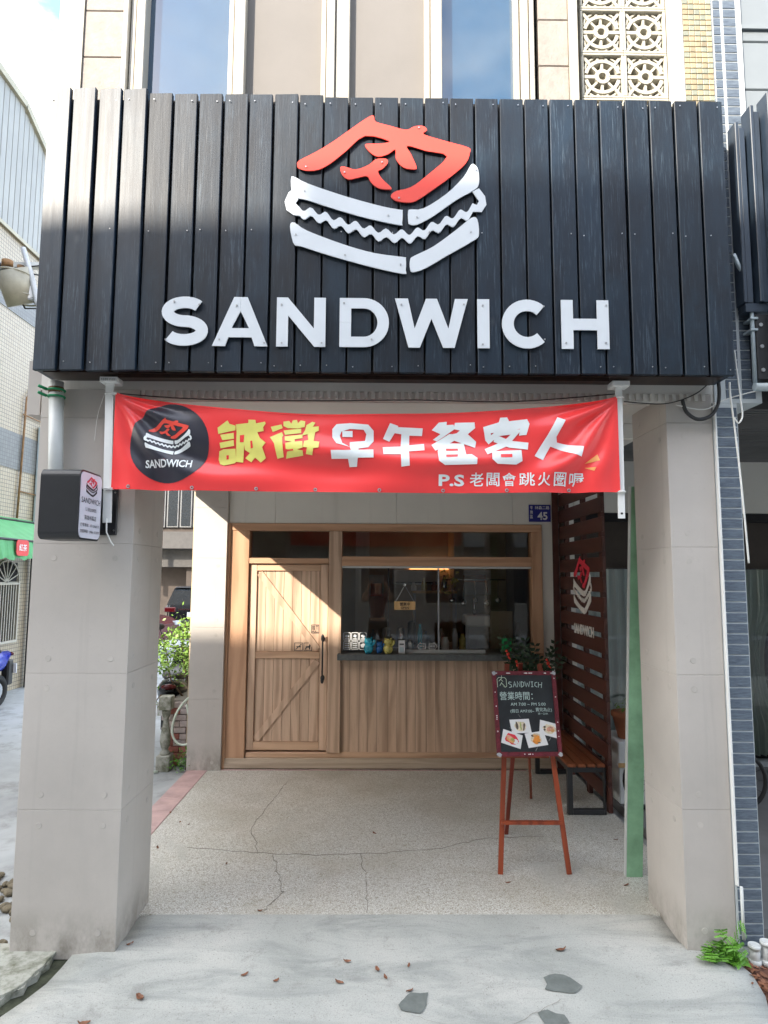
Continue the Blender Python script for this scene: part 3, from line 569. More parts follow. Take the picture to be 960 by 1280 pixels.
def arcp(cx, cz, rx, rz, a0, a1, n=24): return [(cx+rx*math.cos(R(a0+(a1-a0)*i/n)), cz+rz*math.sin(R(a0+(a1-a0)*i/n))) for i in range(n+1)]
# S
a, c = LX(33), LX(128); w = c-a; cx = (a+c)/2; h = SW/2; r1 = w/2-h*1.0; q_ = (H_-SW)/4
P = arcp(cx+.004, ZL1-h-q_, r1-.008, q_, 38, 90, 8) + arcp(cx, ZL1-h-q_, r1-.004, q_, 96, 262, 16) + arcp(cx, ZL0+h+q_, r1, q_, 82, -90, 16) + arcp(cx-.004, ZL0+h+q_, r1-.004, q_, -98, -146, 8)
lpoly(rib_poly(P, SW))
def trap(ax, bx, w): return ax, bx, w
def outline(P): return lpoly(P)
# A (one outline with its notch, crossbar as part of it)
def letterA(a, c):
    m = (a+c)/2; w = SW*1.10; tw = .034; b = MB(); f = front(3.117); z0, z1 = ZL0, ZL1
    o = [(a, z0), (m-tw, z1), (m+tw, z1), (c, z0), (c-w, z0), (c-w-.016, z0+.046), (a+w+.016, z0+.046), (a+w, z0)]
    zi0, zi1 = z0+.094, z1-.075; k0 = .094/H_; 
    i = [(a+w+.030, zi0), (m, zi1), (c-w-.030, zi0)]
    q = o[:2] + [(m-.0004, z1)] + [(m-.0004, zi1), i[0], i[2], (m+.0004, zi1)] + [(m+.0004, z1)] + o[2:]
    b.poly(q, .0065, f, .003); b.build('letter', 'letter', sg)
letterA(LX(137), LX(248))
a, c = LX(265), LX(363); w = SW*.98; lpoly([(a, ZL0), (a, ZL1), (a+w*.95, ZL1), (c-w, ZL0+.095), (c-w, ZL1), (c, ZL1), (c, ZL0), (c-w*.95, ZL0), (a+w, ZL1-.095), (a+w, ZL0)])
a, c = LX(391), LX(490); r_ = H_/2; m = (ZL0+ZL1)/2
outr = arcp(c-r_, m, r_, r_, -90, 90, 20); inr = arcp(c-r_, m, r_-SW*.98, r_-SW*.9, 90, -90, 20)
lpoly([(a, ZL0)] + outr + [(a, ZL1), (a, m+.0004), (a+w, m+.0004)] + [(a+w, ZL1-SW*.9)] + inr + [(a+w, ZL0+SW*.9), (a+w, m-.0004), (a, m-.0004)])
a, c = LX(502), LX(648); m = (a+c)/2; w = .066
lpoly([(a, ZL1), (a+w, ZL1), (a+.100, ZL0+.100), (m-.028, ZL1), (m+.028, ZL1), (c-.100, ZL0+.100), (c-w, ZL1), (c, ZL1), (c-.069, ZL0), (c-.127, ZL0), (m, ZL1-.105), (a+.127, ZL0), (a+.069, ZL0)])
a, c = LX(667), LX(691); lpoly([(a, ZL0), (a, ZL1), (c, ZL1), (c, ZL0)])
a, c = LX(716), LX(810); r_ = H_/2-h; m = (ZL0+ZL1)/2; lpoly(rib_poly(arcp(a+h+r_, m, r_, r_, 46, 314, 30), SW))
a, c = LX(835), LX(930); w = SW; z1a, z1b = m-SW/2, m+SW/2; lpoly([(a, ZL0), (a, ZL1), (a+w, ZL1), (a+w, z1b), (c-w, z1b), (c-w, ZL1), (c, ZL1), (c, ZL0), (c-w, ZL0), (c-w, z1a), (a+w, z1a), (a+w, ZL0)])
# screws in letters and boards
sc_ = MB().cyl((0, 0, 0), (0, -.003, 0), .0045, 8).mesh('screw'); sc_.materials.append(M['screw'])
for cx_, cy_ in ((60, 42), (110, 48), (42, 118), (185, 50), (150, 118), (240, 125), (275, 48), (355, 125), (275, 125), (400, 45), (455, 118), (515, 48), (640, 48), (678, 50), (678, 128), (800, 52), (802, 118), (845, 125), (925, 50), (925, 125)):
    x, z = PXY(180+cx_/1.6, 350+cy_/1.6, 3.1); piece('screw', sc_, sg, (x, 3.1055, z))
for cx_, cy_ in ((130, 345), (465, 443), (580, 450), (818, 262), (95, 520), (292, 602), (515, 640), (797, 510), (135, 248), (588, 92), (508, 373), (325, 505), (630, 510), (440, 230), (290, 270)):
    x, z = PXY(340+cx_/3.2, 130+cy_/3.2, 3.1); piece('screw', sc_, sg, (x, 3.1055, z))
for i in range(n):
    for z in (ZB+.035, ZT-.07, 3.62):
        if rr.random() < .9: piece('screw', sc_, sg, (X0+i*pw+pw*rr.choice((.25, .75)), 3.1195, z+rr.uniform(-.01, .01)), sc=(.7, 1, .7))
# ================================================================== BANNER
BX0, BX1 = -1.374, 1.254; BY = 3.235
def bsurf(u, v, w=0):
    """u 0..1 along, v 0..1 up; cloth hanging from two poles, sagging along the top"""
    x = BX0 + (BX1-BX0)*u; s = 4*u*(1-u); ta = 2.790 - .112*s**.75 + .0*u; bo = 2.282 - .012*s
    z = bo + (ta-bo)*v
    e = min(u, 1-u); fan = math.exp(-e*5); c_ = v if True else 0
    ang = math.atan2((1-v)*.5, e*2.6+.02)
    y = .032*fan*math.sin(ang*13+.6*math.sin(9*v))*min(1, e*12) + .017*math.sin(7.5*u+9*(v+.35*math.sin(3*u)))*s + .007*math.sin(22*u-7*v)*s + .007*math.sin(17*v+6*u)*s - .02*s
    return Vector((x, BY + y - w, z + 0*w))
bn = thing('banner', 'red vinyl banner with round logo and yellow and white Chinese lettering under the black sign', 'banner', (0, BY, 2.28))
b = MB(); NU, NV = 200, 44; g = [[b.bm.verts.new(bsurf(i/NU, j/NV)) for i in range(NU+1)] for j in range(NV+1)]
for j in range(NV):
    for i in range(NU): b.bm.faces.new((g[j][i], g[j][i+1], g[j+1][i+1], g[j+1][i])).smooth = True
cl = b.build('cloth', 'banner', bn)
def to_uv(x, z):
    u = (x-BX0)/(BX1-BX0); s = 4*u*(1-u); s = max(0, s); ta = 2.790-.112*s**.75; bo = 2.282-.012*s; return u, (z-bo)/(ta-bo)
def on_banner(bm, name, mat, w=.003):
    xs = [v.co.x for v in bm.verts]; ys = [v.co.y for v in bm.verts]; st = .018
    k_ = min(xs)+st
    while k_ < max(xs): bmesh.ops.bisect_plane(bm, geom=bm.verts[:]+bm.edges[:]+bm.faces[:], plane_co=(k_, 0, 0), plane_no=(1, 0, 0)); k_ += st
    k_ = min(ys)+st
    while k_ < max(ys): bmesh.ops.bisect_plane(bm, geom=bm.verts[:]+bm.edges[:]+bm.faces[:], plane_co=(0, k_, 0), plane_no=(0, 1, 0)); k_ += st
    bmesh.ops.triangulate(bm, faces=bm.faces)
    for v in bm.verts: u, q = to_uv(v.co.x, v.co.y); v.co = bsurf(u, q, w+v.co.z)
    for f in bm.faces: f.smooth = True
    m = MB(); m.bm.free(); m.bm = bm
    bmesh.ops.translate(bm, verts=bm.verts, vec=-OFF[bn.name]); me = bpy.data.meshes.new(name); bm.to_mesh(me); bm.free()
    return link(name, me, mat, bn)
def flat_bm(polys):
    bm = bmesh.new()
    for k_, p in enumerate(polys):
        if area2(p) < 0: p = p[::-1]
        z = .00035*k_
        f = bm.faces.new([bm.verts.new((x, y, z)) for x, y in p]); f.normal_update()
    bmesh.ops.triangulate(bm, faces=bm.faces); return bm
def bp(px, py): return PXY(px, py, BY)
cx0, cz0 = bp(212.5, 554.5); rad = (bp(262.5, 554)[0]-bp(162.5, 554)[0])/2
on_banner(flat_bm([[(cx0+rad*math.cos(2*math.pi*i/48), cz0+rad*math.sin(2*math.pi*i/48)) for i in range(48)]]), 'round_logo_ground', 'vin_k', .002)
lu0, lv1 = bp(183, 524); lu1, lv0 = bp(241, 569)
lm = lambda p: (lu0 + (p[0]-58)/(862-58)*(lu1-lu0), lv1 - (p[1]-44)/(682-44)*(lv1-lv0))
on_banner(flat_bm([[lm(p) for p in catmull(P, 2)] for P in LOGO_RED]), 'printed_emblem', 'red', .004)
on_banner(flat_bm([[lm(p) for p in catmull(P, 2)] for P in LOGO_WHT]+[[lm(p) for p in filling()]]), 'printed_emblem', 'vin_w', .004)
a_, c_ = bp(181.5, 585), bp(241, 575.5); on_banner(text_bm('SANDWICH', a_[0], c_[0], a_[1], c_[1], .022), 'printed_lettering', 'vin_w', .004)
# big characters: thick cut-paper strokes, drawn in crops of the photograph
def S2(pts, w): return rib_poly(pts, w)
def crop(ox, oy, sc): return lambda p: bp(ox+p[0]/sc, oy+p[1]/sc)
cA = crop(260, 510, 6.4); cB = crop(400, 510, 4.8); cC = crop(540, 510, 3.84)
G1 = [[(85,165),(165,108),(180,135),(228,150),(226,185),(90,215)],[(105,222),(212,205),(214,252),(122,264)],[(100,285),(212,262),(214,308),(106,328)],
      [(95,350),(130,335),(225,330),(228,432),(215,445),(130,462),(98,450),(86,415)],[(230,140),(330,128),(330,102),(385,102),(390,130),(460,115),(466,130),(446,160),(450,190),(400,200),(420,245),(468,285),(440,320),(468,405),(425,440),(380,400),(350,438),(302,405),(340,365),(300,340),(296,300),(284,440),(226,432),(236,200)]]
G2 = [[(505,155),(590,135),(600,165),(522,198)],[(500,240),(595,198),(605,225),(598,240),(612,400),(560,412),(535,290)],[(605,112),(650,105),(668,128),(680,100),(712,96),(720,125),(742,100),(780,108),(775,155),(720,168),(640,165),(606,148)],
      [(608,185),(748,168),(748,206),(620,222)],[(618,235),(760,218),(760,250),(700,260),(700,280),(760,275),(765,330),(720,345),(765,352),(768,392),(630,412),(640,360),(680,350),(630,340),(625,290),(680,282),(622,270)],
      [(790,140),(835,112),(860,120),(840,155),(888,150),(888,186),(860,200),(850,275),(896,280),(890,330),(850,335),(840,390),(790,380),(800,330),(768,325),(775,275),(808,265),(800,215),(755,228),(780,180)]]
Z1 = [[(100,100),(180,95),(180,130),(130,145),(120,170),(135,215),(180,240),(100,218),(75,180),(75,130)],[(180,95),(290,105),(322,140),(322,200),(290,240),(232,250),(232,262),(188,262),(180,240),(180,210),(270,200),(278,160),(262,135),(180,130)],[(135,142),(196,142),(196,178),(135,178)],[(68,262),(188,260),(232,258),(320,255),(322,305),(228,306),(222,356),(178,358),(170,312),(72,312)]]
Z2 = [[(420,95),(470,112),(466,118),(616,124),(612,168),(536,165),(535,224),(624,215),(626,258),(532,266),(536,354),(486,360),(484,285),(380,284),(376,238),(484,232),(488,158),(448,152),(416,202),(378,185)]]
Z3 = [[(712,90),(760,86),(758,105),(800,103),(806,130),(745,172),(700,200),(678,190),(722,158),(670,135)],[(808,92),(925,90),(928,125),(885,160),(935,203),(926,238),(855,205),(800,170),(838,138),(800,130)],[(822,160),(802,200),(690,262),(668,222),(775,158)],[(790,160),(826,152),(935,208),(928,242),(800,196)],[(716,238),(760,214),(862,214),(872,286),(905,284),(938,308),(935,345),(745,352),(708,326),(703,265)]]
Z3H = [[(752,248),(824,248),(826,262),(754,264)],[(752,288),(822,286),(820,300),(752,304)]]
Z4 = [[(243,95),(318,72),(325,50),(358,48),(368,66),(455,55),(466,78),(450,132),(415,135),(420,103),(280,124),(285,150),(255,158)],S2([(352,92),(262,166)],26),S2([(318,122),(402,118),(352,172),(256,214)],30),S2([(300,148),(372,176),(458,186)],34),[(285,212),(425,205),(430,258),(400,275),(310,273),(283,250)]]
Z4H = [[(325,226),(380,225),(380,241),(325,242)]]
Z5 = [[(600,45),(636,62),(595,140),(600,165),(722,188),(710,238),(600,195),(568,185),(530,252),(490,232),(550,135)]]
on_banner(flat_bm([[cA(p) for p in P] for P in G1]), 'printed_character', 'vin_y', .003)
on_banner(flat_bm([[cA(p) for p in P] for P in G2]), 'printed_character', 'vin_y', .003)
on_banner(flat_bm([[cA(p) for p in P] for P in ([(150,382),(170,380),(168,412),(150,415)], [(262,225),(296,222),(292,280),(262,280)], [(345,270),(360,268),(366,325),(348,330)], [(645,345),(690,340),(690,352),(645,356)])]), 'printed_detail', 'banner', .0055)
for Z, cc, H__ in ((Z1, cB, None), (Z2, cB, None), (Z3, cB, Z3H), (Z4, cC, Z4H), (Z5, cC, None)):
    on_banner(flat_bm([[cc(p) for p in P] for P in Z]), 'printed_character', 'vin_w', .003)
    if H__: on_banner(flat_bm([[cc(p) for p in P] for P in H__]), 'printed_detail', 'banner', .0055)
a_, c_ = bp(548, 608), bp(580, 594); on_banner(text_bm('P.S', a_[0], c_[0], a_[1], c_[1], .03), 'printed_lettering', 'vin_w', .003)
for s_, xa, xb in (('老', 587, 604), ('闆', 608, 624), ('會', 628, 644), ('跳', 648, 667), ('火', 671, 686), ('圈', 691, 707), ('喔', 712, 730)):
    a_, c_ = bp(xa, 608), bp(xb, 591.5); on_banner(text_bm(s_, a_[0], c_[0], a_[1], c_[1], .009), 'printed_character', 'vin_w', .003)
on_banner(flat_bm([[cC(p) for p in P] for P in ([(733,268),(795,222),(803,252)], [(733,287),(785,285),(775,303)])]), 'printed_mark', 'vin_o', .003)
b = MB()
for i, u in enumerate((.035, .16, .285, .40, .525, .65, .775, .90)): b.torus(bsurf(u, .03, .003), .007, .0025, 'Y', 12, 5)
b.build('eyelet', 'screw', bn)['kind'] = 'stuff'
b = MB()
for i in range(100):                                    # stitched hem along the top and bottom
    u = i/100; b.bm.faces.new([b.bm.verts.new(bsurf(uu, vv, .0015)) for uu, vv in ((u, .985), (u+.01, .985), (u+.01, 1.004), (u, 1.004))]).smooth = True
b.build('hem', 'banner', bn)
for nm, xt, xb_, zb_, lab in (('l', -1.412, -1.392, 2.30, 'white flat pole hanging from the sign at the left end of the red banner'), ('r', 1.268, 1.262, 2.147, 'white steel strip with a hole hanging at the right end of the red banner')):
    t = thing('banner_pole', lab, 'pole', (xt, 3.25, 2.87), 'white banner poles')
    if nm == 'l': 
        MB().bar((xt, 3.25, 2.868), (xb_+.0, 3.25, 2.11), .042, .012).build('strip', 'white', t)
        MB().tube([(-1.39, 3.238, 2.13), (-1.385, 3.232, 2.06), (-1.36, 3.232, 2.01), (-1.345, 3.232, 1.99)], .004, 6).build('cord', 'rope', t)
    else:
        MB().bar((xt, 3.25, 2.868), (xb_, 3.25, 2.147), .034, .010).build('strip', 'white', t); MB().cyl((xb_, 3.245, 2.172), (xb_, 3.2435, 2.172), .006, 12).build('bolt_hole', 'black', t)
    MB().box(xt-.042, xt+.05, 3.22, 3.30, 2.842, 2.871, .002).build('bracket', 'white', t)
    if nm == 'l': text('bracket_print', '林森看板 07-5350', front(3.219), (xt-.036, xt+.04, 2.850, 2.863), 'ink', t)
    for z in (2.785, 2.285):
        m_ = MB(); m_.torus((xt+(xb_-xt)*(2.87-z)/.7, 3.25, z), .024, .003, 'Z', 14, 5); m_.bar((xt+.01, 3.24, z), (xt+(.045 if nm == 'l' else -.02), 3.232, z), .010); m_.build('clamp', 'white', t)
# ================================================================== LIGHT BOX
lb = thing('light_box_sign', 'small black projecting light box with white face and sandwich emblem on the left pillar', 'sign', (-1.50, 3.1, 2.02))
ya, yb, xa, xb, za, zb = 2.975, 3.215, -1.597, -1.412, 2.010, 2.345
b = MB()
def rrect(u0, u1, v0, v1, r, n=6): return arcp(u1-r, v1-r, r, r, 0, 90, n)+arcp(u0+r, v1-r, r, r, 90, 180, n)+arcp(u0+r, v0+r, r, r, 180, 270, n)+arcp(u1-r, v0+r, r, r, 270, 360, n)
xf = plane((xa, 0, 0), (0, 1, 0), (0, 0, 1), (1, 0, 0))
b.poly(rrect(ya, yb, za, zb, .035), xb-xa, xf, 0); b.build('case', 'black', lb)
f2 = plane((xb, 0, 0), (0, 1, 0), (0, 0, 1), (1, 0, 0)); MB().poly(rrect(ya+.008, yb-.008, za+.009, zb-.009, .03), .003, f2, .0005).build('face', 'lb_face', lb)
yl = lambda t: ya + (yb-ya)*t; zl = lambda t: za + (zb-za)*t
logo(lb, f2, yl(.24), yl(.76), zl(.64), zl(.93), 'inkred', 'ink', 0, .0045)
text('face_lettering', 'SANDWICH', f2, (yl(.08), yl(.92), zl(.53), zl(.61)), 'ink', lb, .006, .0045)
text('face_lettering', '（三明治專賣）', f2, (yl(.25), yl(.76), zl(.415), zl(.47)), 'ink', lb, .0, .0045)
text('face_lettering', '高雄林森店', f2, (yl(.24), yl(.76), zl(.29), zl(.36)), 'ink', lb, .0, .0045)
text('face_lettering', '訂餐專線：07-5368175', f2, (yl(.08), yl(.92), zl(.19), zl(.24)), 'ink', lb, .0, .0045)
text('face_lettering', '加盟專線：0986-357070', f2, (yl(.08), yl(.92), zl(.10), zl(.15)), 'ink', lb, .0, .0045)
MB().box(-1.50, -1.445, yb, 3.335, 2.07, 2.28).build('wall_arm', 'black', lb); MB().box(-1.56, -1.375, 3.326, 3.339, 2.05, 2.30, .003).build('wall_plate', 'black', lb)
for z in (2.075, 2.275): piece('screw', sc_, lb, (-1.388, 3.326, z))
pp = thing('drain_pipe', 'white plastic drain pipe down the upper left of the front pillar', 'pipe', (-1.70, 3.29, 2.3))
MB().cyl((-1.712, 3.29, 2.86), (-1.68, 3.29, 2.14), .036, 18).build('pipe', 'pvc', pp); MB().cyl((-1.712, 3.29, 2.83), (-1.711, 3.29, 2.80), .0375, 18).build('rust_ring', 'rust', pp)
for z in (2.815, 2.78): MB().torus((-1.709, 3.29, z), .040, .006, 'Z', 14, 6).tube([(-1.75, 3.27, z), (-1.78, 3.24, z+.012)], .009, 6).build('green_tie', 'flag', pp)
# ================================================================== WOODEN SHOPFRONT
sf = thing('shopfront', 'walnut wooden shopfront with barn style door, serving window and stone counter', 'shopfront', (0, 6.28, 0))
F = lambda nm, mt, *a, **k_: MB().box(*a, **k_).build(nm, mt, sf)
F('step', 'step', -1.475, 1.735, 6.245, 6.42, .003, .100, bev=.006); F('step_riser_strip', 'step', -1.475, 1.735, 6.236, 6.2445, .012, .060, bev=.002)
F('sill_board', 'wood_h', -1.26, 1.62, 6.27, 6.36, .1005, .150, bev=.004)
F('left_post', 'wood_dark', -1.452, -1.268, 6.25, 6.40, .1005, 2.2795, bev=.004)
F('left_post', 'wood_dark', -1.4775, -1.4525, 6.235, 6.30, .003, 2.352, bev=.002)
F('head_rail', 'wood_dark_h', -1.452, 1.626, 6.245, 6.40, 2.2805, 2.352, bev=.004)
F('right_post', 'wood_dark', 1.523, 1.626, 6.25, 6.40, 1.092, 2.2795, bev=.004); F('right_post', 'wood_dark', 1.580, 1.626, 6.252, 6.40, .1505, 1.09, bev=.003)
F('mullion', 'wood', -.482, -.354, 6.25, 6.40, .1505, 2.2795, bev=.004)
F('transom_rail', 'wood_dark_h', -.353, 1.522, 6.25, 6.40, 1.936, 2.030, bev=.004); F('transom_rail', 'wood_dark_h', -1.267, -.483, 6.255, 6.40, 1.955, 2.010, bev=.003)
F('window_track', 'pvc', -.352, 1.521, 6.275, 6.30, 1.915, 1.9355); 
F('wall_strip', 'conc_warm', 1.628, 1.74, 6.27, 6.5, .003, 2.36); F('wall_edge', 'greyb', 1.74, 1.80, 6.255, 6.5, .003, 2.84)
lintel = [(-1.80, -1.02), (-1.018, .18), (.182, 1.34), (1.342, 1.80)]
for a_, c_ in lintel: F('lintel_panel', 'conc_warm', max(a_, -1.475), c_, 6.26, 6.5, 2.354, 2.838, bev=.002)
# planks below the counter
xx = -.352; rr = random.Random(4)
while xx < 1.575:
    w = min(rr.choice((.085, .11, .095)), 1.578-xx)
    if w > .02: F('plank', 'wood', xx+.001, xx+w-.001, 6.285+rr.uniform(0, .0015), 6.30, .1505, 1.029, bev=.0015)
    xx += w
F('plinth_wall', 'darkgap', -.352, 1.578, 6.301, 6.36, .1505, 1.029)
F('counter', 'counter', -.385, 1.56, 6.17, 6.40, 1.0305, 1.088, bev=.004)
F('inner_ledge', 'counter', -.352, 1.521, 6.401, 6.75, 1.0305, 1.084)
F('window_sill_rail', 'pvc', .28, 1.06, 6.30, 6.34, 1.0885, 1.118)
for x0, x1, z0, z1, y in ((-.352, .62, 1.089, 1.9145, 6.33), (.60, 1.521, 1.089, 1.9145, 6.35), (-.352, 1.521, 2.031, 2.2795, 6.33), (-1.267, -.483, 2.011, 2.2795, 6.33)):
    MB().box(x0, x1, y, y+.005, z0, z1).build('window_pane', 'glass', sf)
F('sash_edge', 'silver', .598, .612, 6.325, 6.36, 1.089, 1.9145); F('sash_edge', 'black', .10, .112, 6.36, 6.37, 1.089, 1.9145)
# door
dr = MB().box(-1.262, -.486, 6.31, 6.34, .168, 1.948).build('door', 'wood', sf)
D = lambda nm, mt, *a, **k_: MB().box(*a, **k_).build(nm, mt, dr)
D('stile', 'wood', -1.262, -1.190, 6.278, 6.309, .168, 1.948, bev=.003); D('stile', 'wood', -.560, -.486, 6.278, 6.309, .168, 1.948, bev=.003)
D('rail', 'wood_h', -1.189, -.561, 6.279, 6.309, .168, .245, bev=.003); D('rail', 'wood_h', -1.189, -.561, 6.279, 6.309, 1.035, 1.100, bev=.003); D('rail', 'wood_h', -1.189, -.561, 6.279, 6.309, 1.885, 1.948, bev=.003)
x = -1.189
while x < -.565:
    w = min(.088, -.561-x)
    D('door_plank', 'wood', x+.001, x+w-.001, 6.296, 6.3095, .2455, 1.0345, bev=.002); D('door_plank', 'wood', x+.001, x+w-.001, 6.296, 6.3095, 1.1005, 1.8845, bev=.002); x += .088
def brace(a, c): 
    fr = front(6.296); P = rib_poly([a, c], .062); MB().poly(P, .014, fr, 0.0).build('brace', 'wood', dr)
brace((-1.165, 1.862), (-.585, 1.125)); brace((-1.165, .27), (-.585, 1.01))
hb = MB(); hb.tube([(-.532, 6.24, .83), (-.532, 6.24, 1.245)], .008, 10)
for z in (.85, 1.225): hb.cyl((-.532, 6.28, z), (-.532, 6.24, z), .008, 10).ell((-.532, 6.276, z), .020, .006, .030, 12)
hb.ell((-.532, 6.24, .83), .016, .010, .03, 10).ell((-.532, 6.24, 1.25), .014, .010, .022, 10); hb.build('door_handle', 'black', dr)
# door stickers
fd = front(6.2775); fe = front(6.2955)
def sticker(fr, u0, u1, v0, v1, mat='ink'):
    b = MB(); 
    for p in ([(u0, v0), (u1, v0), (u1, v0+.006), (u0, v0+.006)], [(u0, v1-.006), (u1, v1-.006), (u1, v1), (u0, v1)], [(u0, v0+.006), (u0+.006, v0+.006), (u0+.006, v1-.006), (u0, v1-.006)], [(u1-.006, v0+.006), (u1, v0+.006), (u1, v1-.006), (u1-.006, v1-.006)]): b.poly(p, .0004, fr, .0006)
    return b
b = sticker(fd, -.657, -.575, 1.27, 1.355) if False else sticker(front(6.2955), -.650, -.572, 1.275, 1.360); b.build('pull_sticker', 'ink', dr)
text('pull_lettering', '拉', front(6.2955), (-.642, -.612, 1.310, 1.352), 'ink', dr, .02); text('pull_lettering', 'TT', front(6.2955), (-.606, -.580, 1.310, 1.350), 'ink', dr, .01); text('pull_lettering', 'PULL', front(6.2955), (-.640, -.582, 1.283, 1.302), 'ink', dr, .02)
for k_, u in enumerate((-.812, -.722)):
    b = sticker(fe, u, u+.082, 1.105+0, 1.185); f = fe
    if k_ == 0: b.poly(rib_poly([(u+.012, 1.118), (u+.07, 1.172)], .007), .0004, f, .0009); b.poly([(u+.02, 1.140), (u+.064, 1.140), (u+.064, 1.150), (u+.02, 1.150)], .0004, f, .0006)
    else: b.poly([(u+.014, 1.118), (u+.022, 1.150), (u+.05, 1.152), (u+.058, 1.172), (u+.070, 1.165), (u+.064, 1.118), (u+.054, 1.118), (u+.052, 1.136), (u+.03, 1.136), (u+.026, 1.118)], .0004, f, .0006)
    b.build('notice_sticker', 'ink', dr)
# house number plate
hn = thing('house_number_plate', 'small blue house number plate 45 above the right end of the shopfront', 'sign', (1.61, 6.25, 2.38))
MB().box(1.50, 1.718, 6.245, 6.252, 2.382, 2.552, .002).build('plate', 'plate', hn); fh = front(6.2445)
text('number', '45', fh, (1.585, 1.685, 2.400, 2.480), 'card', hn, .03); text('street_name', '林森二路', fh, (1.560, 1.705, 2.505, 2.540), 'card', hn, .01)
for i, ch in enumerate('苓雅區'): text('district_name', ch, fh, (1.512, 1.540, 2.505-i*.045, 2.540-i*.045), 'card', hn, .01)
# ---- things in the window
def wsticker():
    t = thing('window_sticker_sheet', 'white menu icon stickers on the lower left of the serving window', 'stickers', (-.27, 6.328, 1.1)); f = front(6.3285)
    for i in range(3):
        for j in range(2):
            u = -.335 + i*.078; v = 1.115 + j*.088; b = MB(); P = rrect(u, u+.072, v, v+.080, .010, 3); Pi = rrect(u+.006, u+.066, v+.006, v+.074, .008, 3); n_ = len(P)
            for k_ in range(n_): b.bm.faces.new([b.bm.verts.new(f(*q, .001)) for q in (P[k_], P[(k_+1) % n_], Pi[(k_+1) % n_], Pi[k_])])
            if i < 2 or j: 
                if j: b.poly(wobble_poly(u+.036, v+.045, .018, .014, 9, .3, i), .0004, f, .001).poly([(u+.015, v+.012), (u+.057, v+.012), (u+.057, v+.022), (u+.015, v+.022)], .0004, f, .001)
                else:
                    for q in range(3): b.poly([(u+.013, v+.015+q*.02), (u+.058, v+.015+q*.02), (u+.058, v+.024+q*.02), (u+.013, v+.024+q*.02)], .0004, f, .001)
            else: b.poly(wobble_poly(u+.036, v+.04, .026, .022, 9, .3, i+7), .0004, f, .001)
            b.build('sticker', 'card', t)
wsticker()
t = thing('window_arrow_stickers', 'pair of white arrow stickers pointing left and right on the serving window glass', 'stickers', (.5, 6.328, 1.1)); f = front(6.3285)
for s in (-1, 1):
    c0 = .492 + s*.055; P = [(c0+s*x_, 1.150+z_) for x_, z_ in ((.048, 0), (.010, .045), (.010, .028), (-.040, .028), (-.040, -.028), (.010, -.028), (.010, -.045))]; P2 = [(c0+s*x_, 1.150+z_) for x_, z_ in ((.040, 0), (.016, .030), (.016, .022), (-.034, .022), (-.034, -.022), (.016, -.022), (.016, -.030))]
    b = MB()
    for k_ in range(7): b.bm.faces.new([b.bm.verts.new(f(*q, .001)) for q in (P[k_], P[(k_+1) % 7], P2[(k_+1) % 7], P2[k_])])
    b.build('arrow_outline', 'card', t); text('arrow_lettering', 'OPEN' if s < 0 else '推開', f, (c0-.028, c0+.022, 1.141, 1.159), 'card', t, .01)
t = thing('hanging_sign', 'small pale wooden board on a cord hanging at the serving window glass', 'sign', (.19, 6.32, 1.43))
xs_, zs_ = PXY(506, 757, 6.32); MB().box(xs_-.105, xs_+.105, 6.315, 6.327, zs_-.042, zs_+.042, .003).build('board', 'plywood', t)
text('board_lettering', '營業中', front(6.3145), (xs_-.05, xs_+.05, zs_-.002, zs_+.032), 'ink', t, .01); text('board_lettering', 'OPEN', front(6.3145), (xs_-.04, xs_+.04, zs_-.032, zs_-.010), 'ink', t, .01)
MB().tube([(xs_-.09, 6.32, zs_+.04), (xs_, 6.32, zs_+.20), (xs_+.09, 6.32, zs_+.04)], .003, 5).build('cord', 'rope', t); MB().ell((xs_, 6.318, zs_+.205), .012, .008, .012).build('hook', 'card', t)
def cat(x, y, mat, label, h=.15):
    t = thing('lucky_cat_figurine', label, 'figurine', (x, y, 1.088), 'cat figurines on the counter'); b = MB()
    b.ell((x, y, 1.088+h*.32), h*.30, h*.26, h*.33).build('body', mat, t)
    b = MB().ell((x, y-.005, 1.088+h*.74), h*.27, h*.22, h*.22)
    for s in (-1, 1): b.tube([(x+s*h*.16, y, 1.088+h*.86), (x+s*h*.20, y, 1.088+h*1.03)], [h*.085, .002], 8)
    b.build('head', mat, t); MB().tube([(x+h*.22, y-.01, 1.088+h*.5), (x+h*.36, y-.02, 1.088+h*.68), (x+h*.34, y-.02, 1.088+h*.84)], h*.075, 8).ell((x-h*.12, y-h*.2, 1.088+h*.1), h*.1, h*.1, h*.09).build('paw', mat, t)
cat(-.085, 6.24, 'cat', 'turquoise cat figurine standing on the grey counter beside the white stickers', .16); cat(.02, 6.26, 'catb', 'deep blue figurine between the turquoise and the gold cat on the counter', .12); cat(.105, 6.23, 'caty', 'gold cat figurine on the grey counter, right of the blue ones', .155)
t = thing('counter_card_stand', 'small white upright card stand on the counter right of the gold cat', 'card stand', (.24, 6.25, 1.088)); MB().box(.205, .27, 6.25, 6.258, 1.089, 1.215, .002).build('card', 'card', t); MB().box(.217, .258, 6.2485, 6.2495, 1.105, 1.150).build('card_print', 'curtain', t); MB().box(.217, .258, 6.2485, 6.2495, 1.17, 1.185).build('card_print', 'counter', t)
t = thing('green_card', 'bright green notice card standing in the right corner of the serving window', 'card', (1.33, 6.3, 1.1)); xg, zg = PXY(633, 808, 6.3); MB().box(xg-.045, xg+.05, 6.30, 6.304, 1.089, 1.235).build('card', 'gcard', t)
text('card_lettering', '外帶', front(6.2995), (xg-.03, xg+.035, 1.17, 1.21), 'ink', t, .01); text('card_lettering', '自取', front(6.2995), (xg-.03, xg+.035, 1.11, 1.15), 'ink', t, .01)
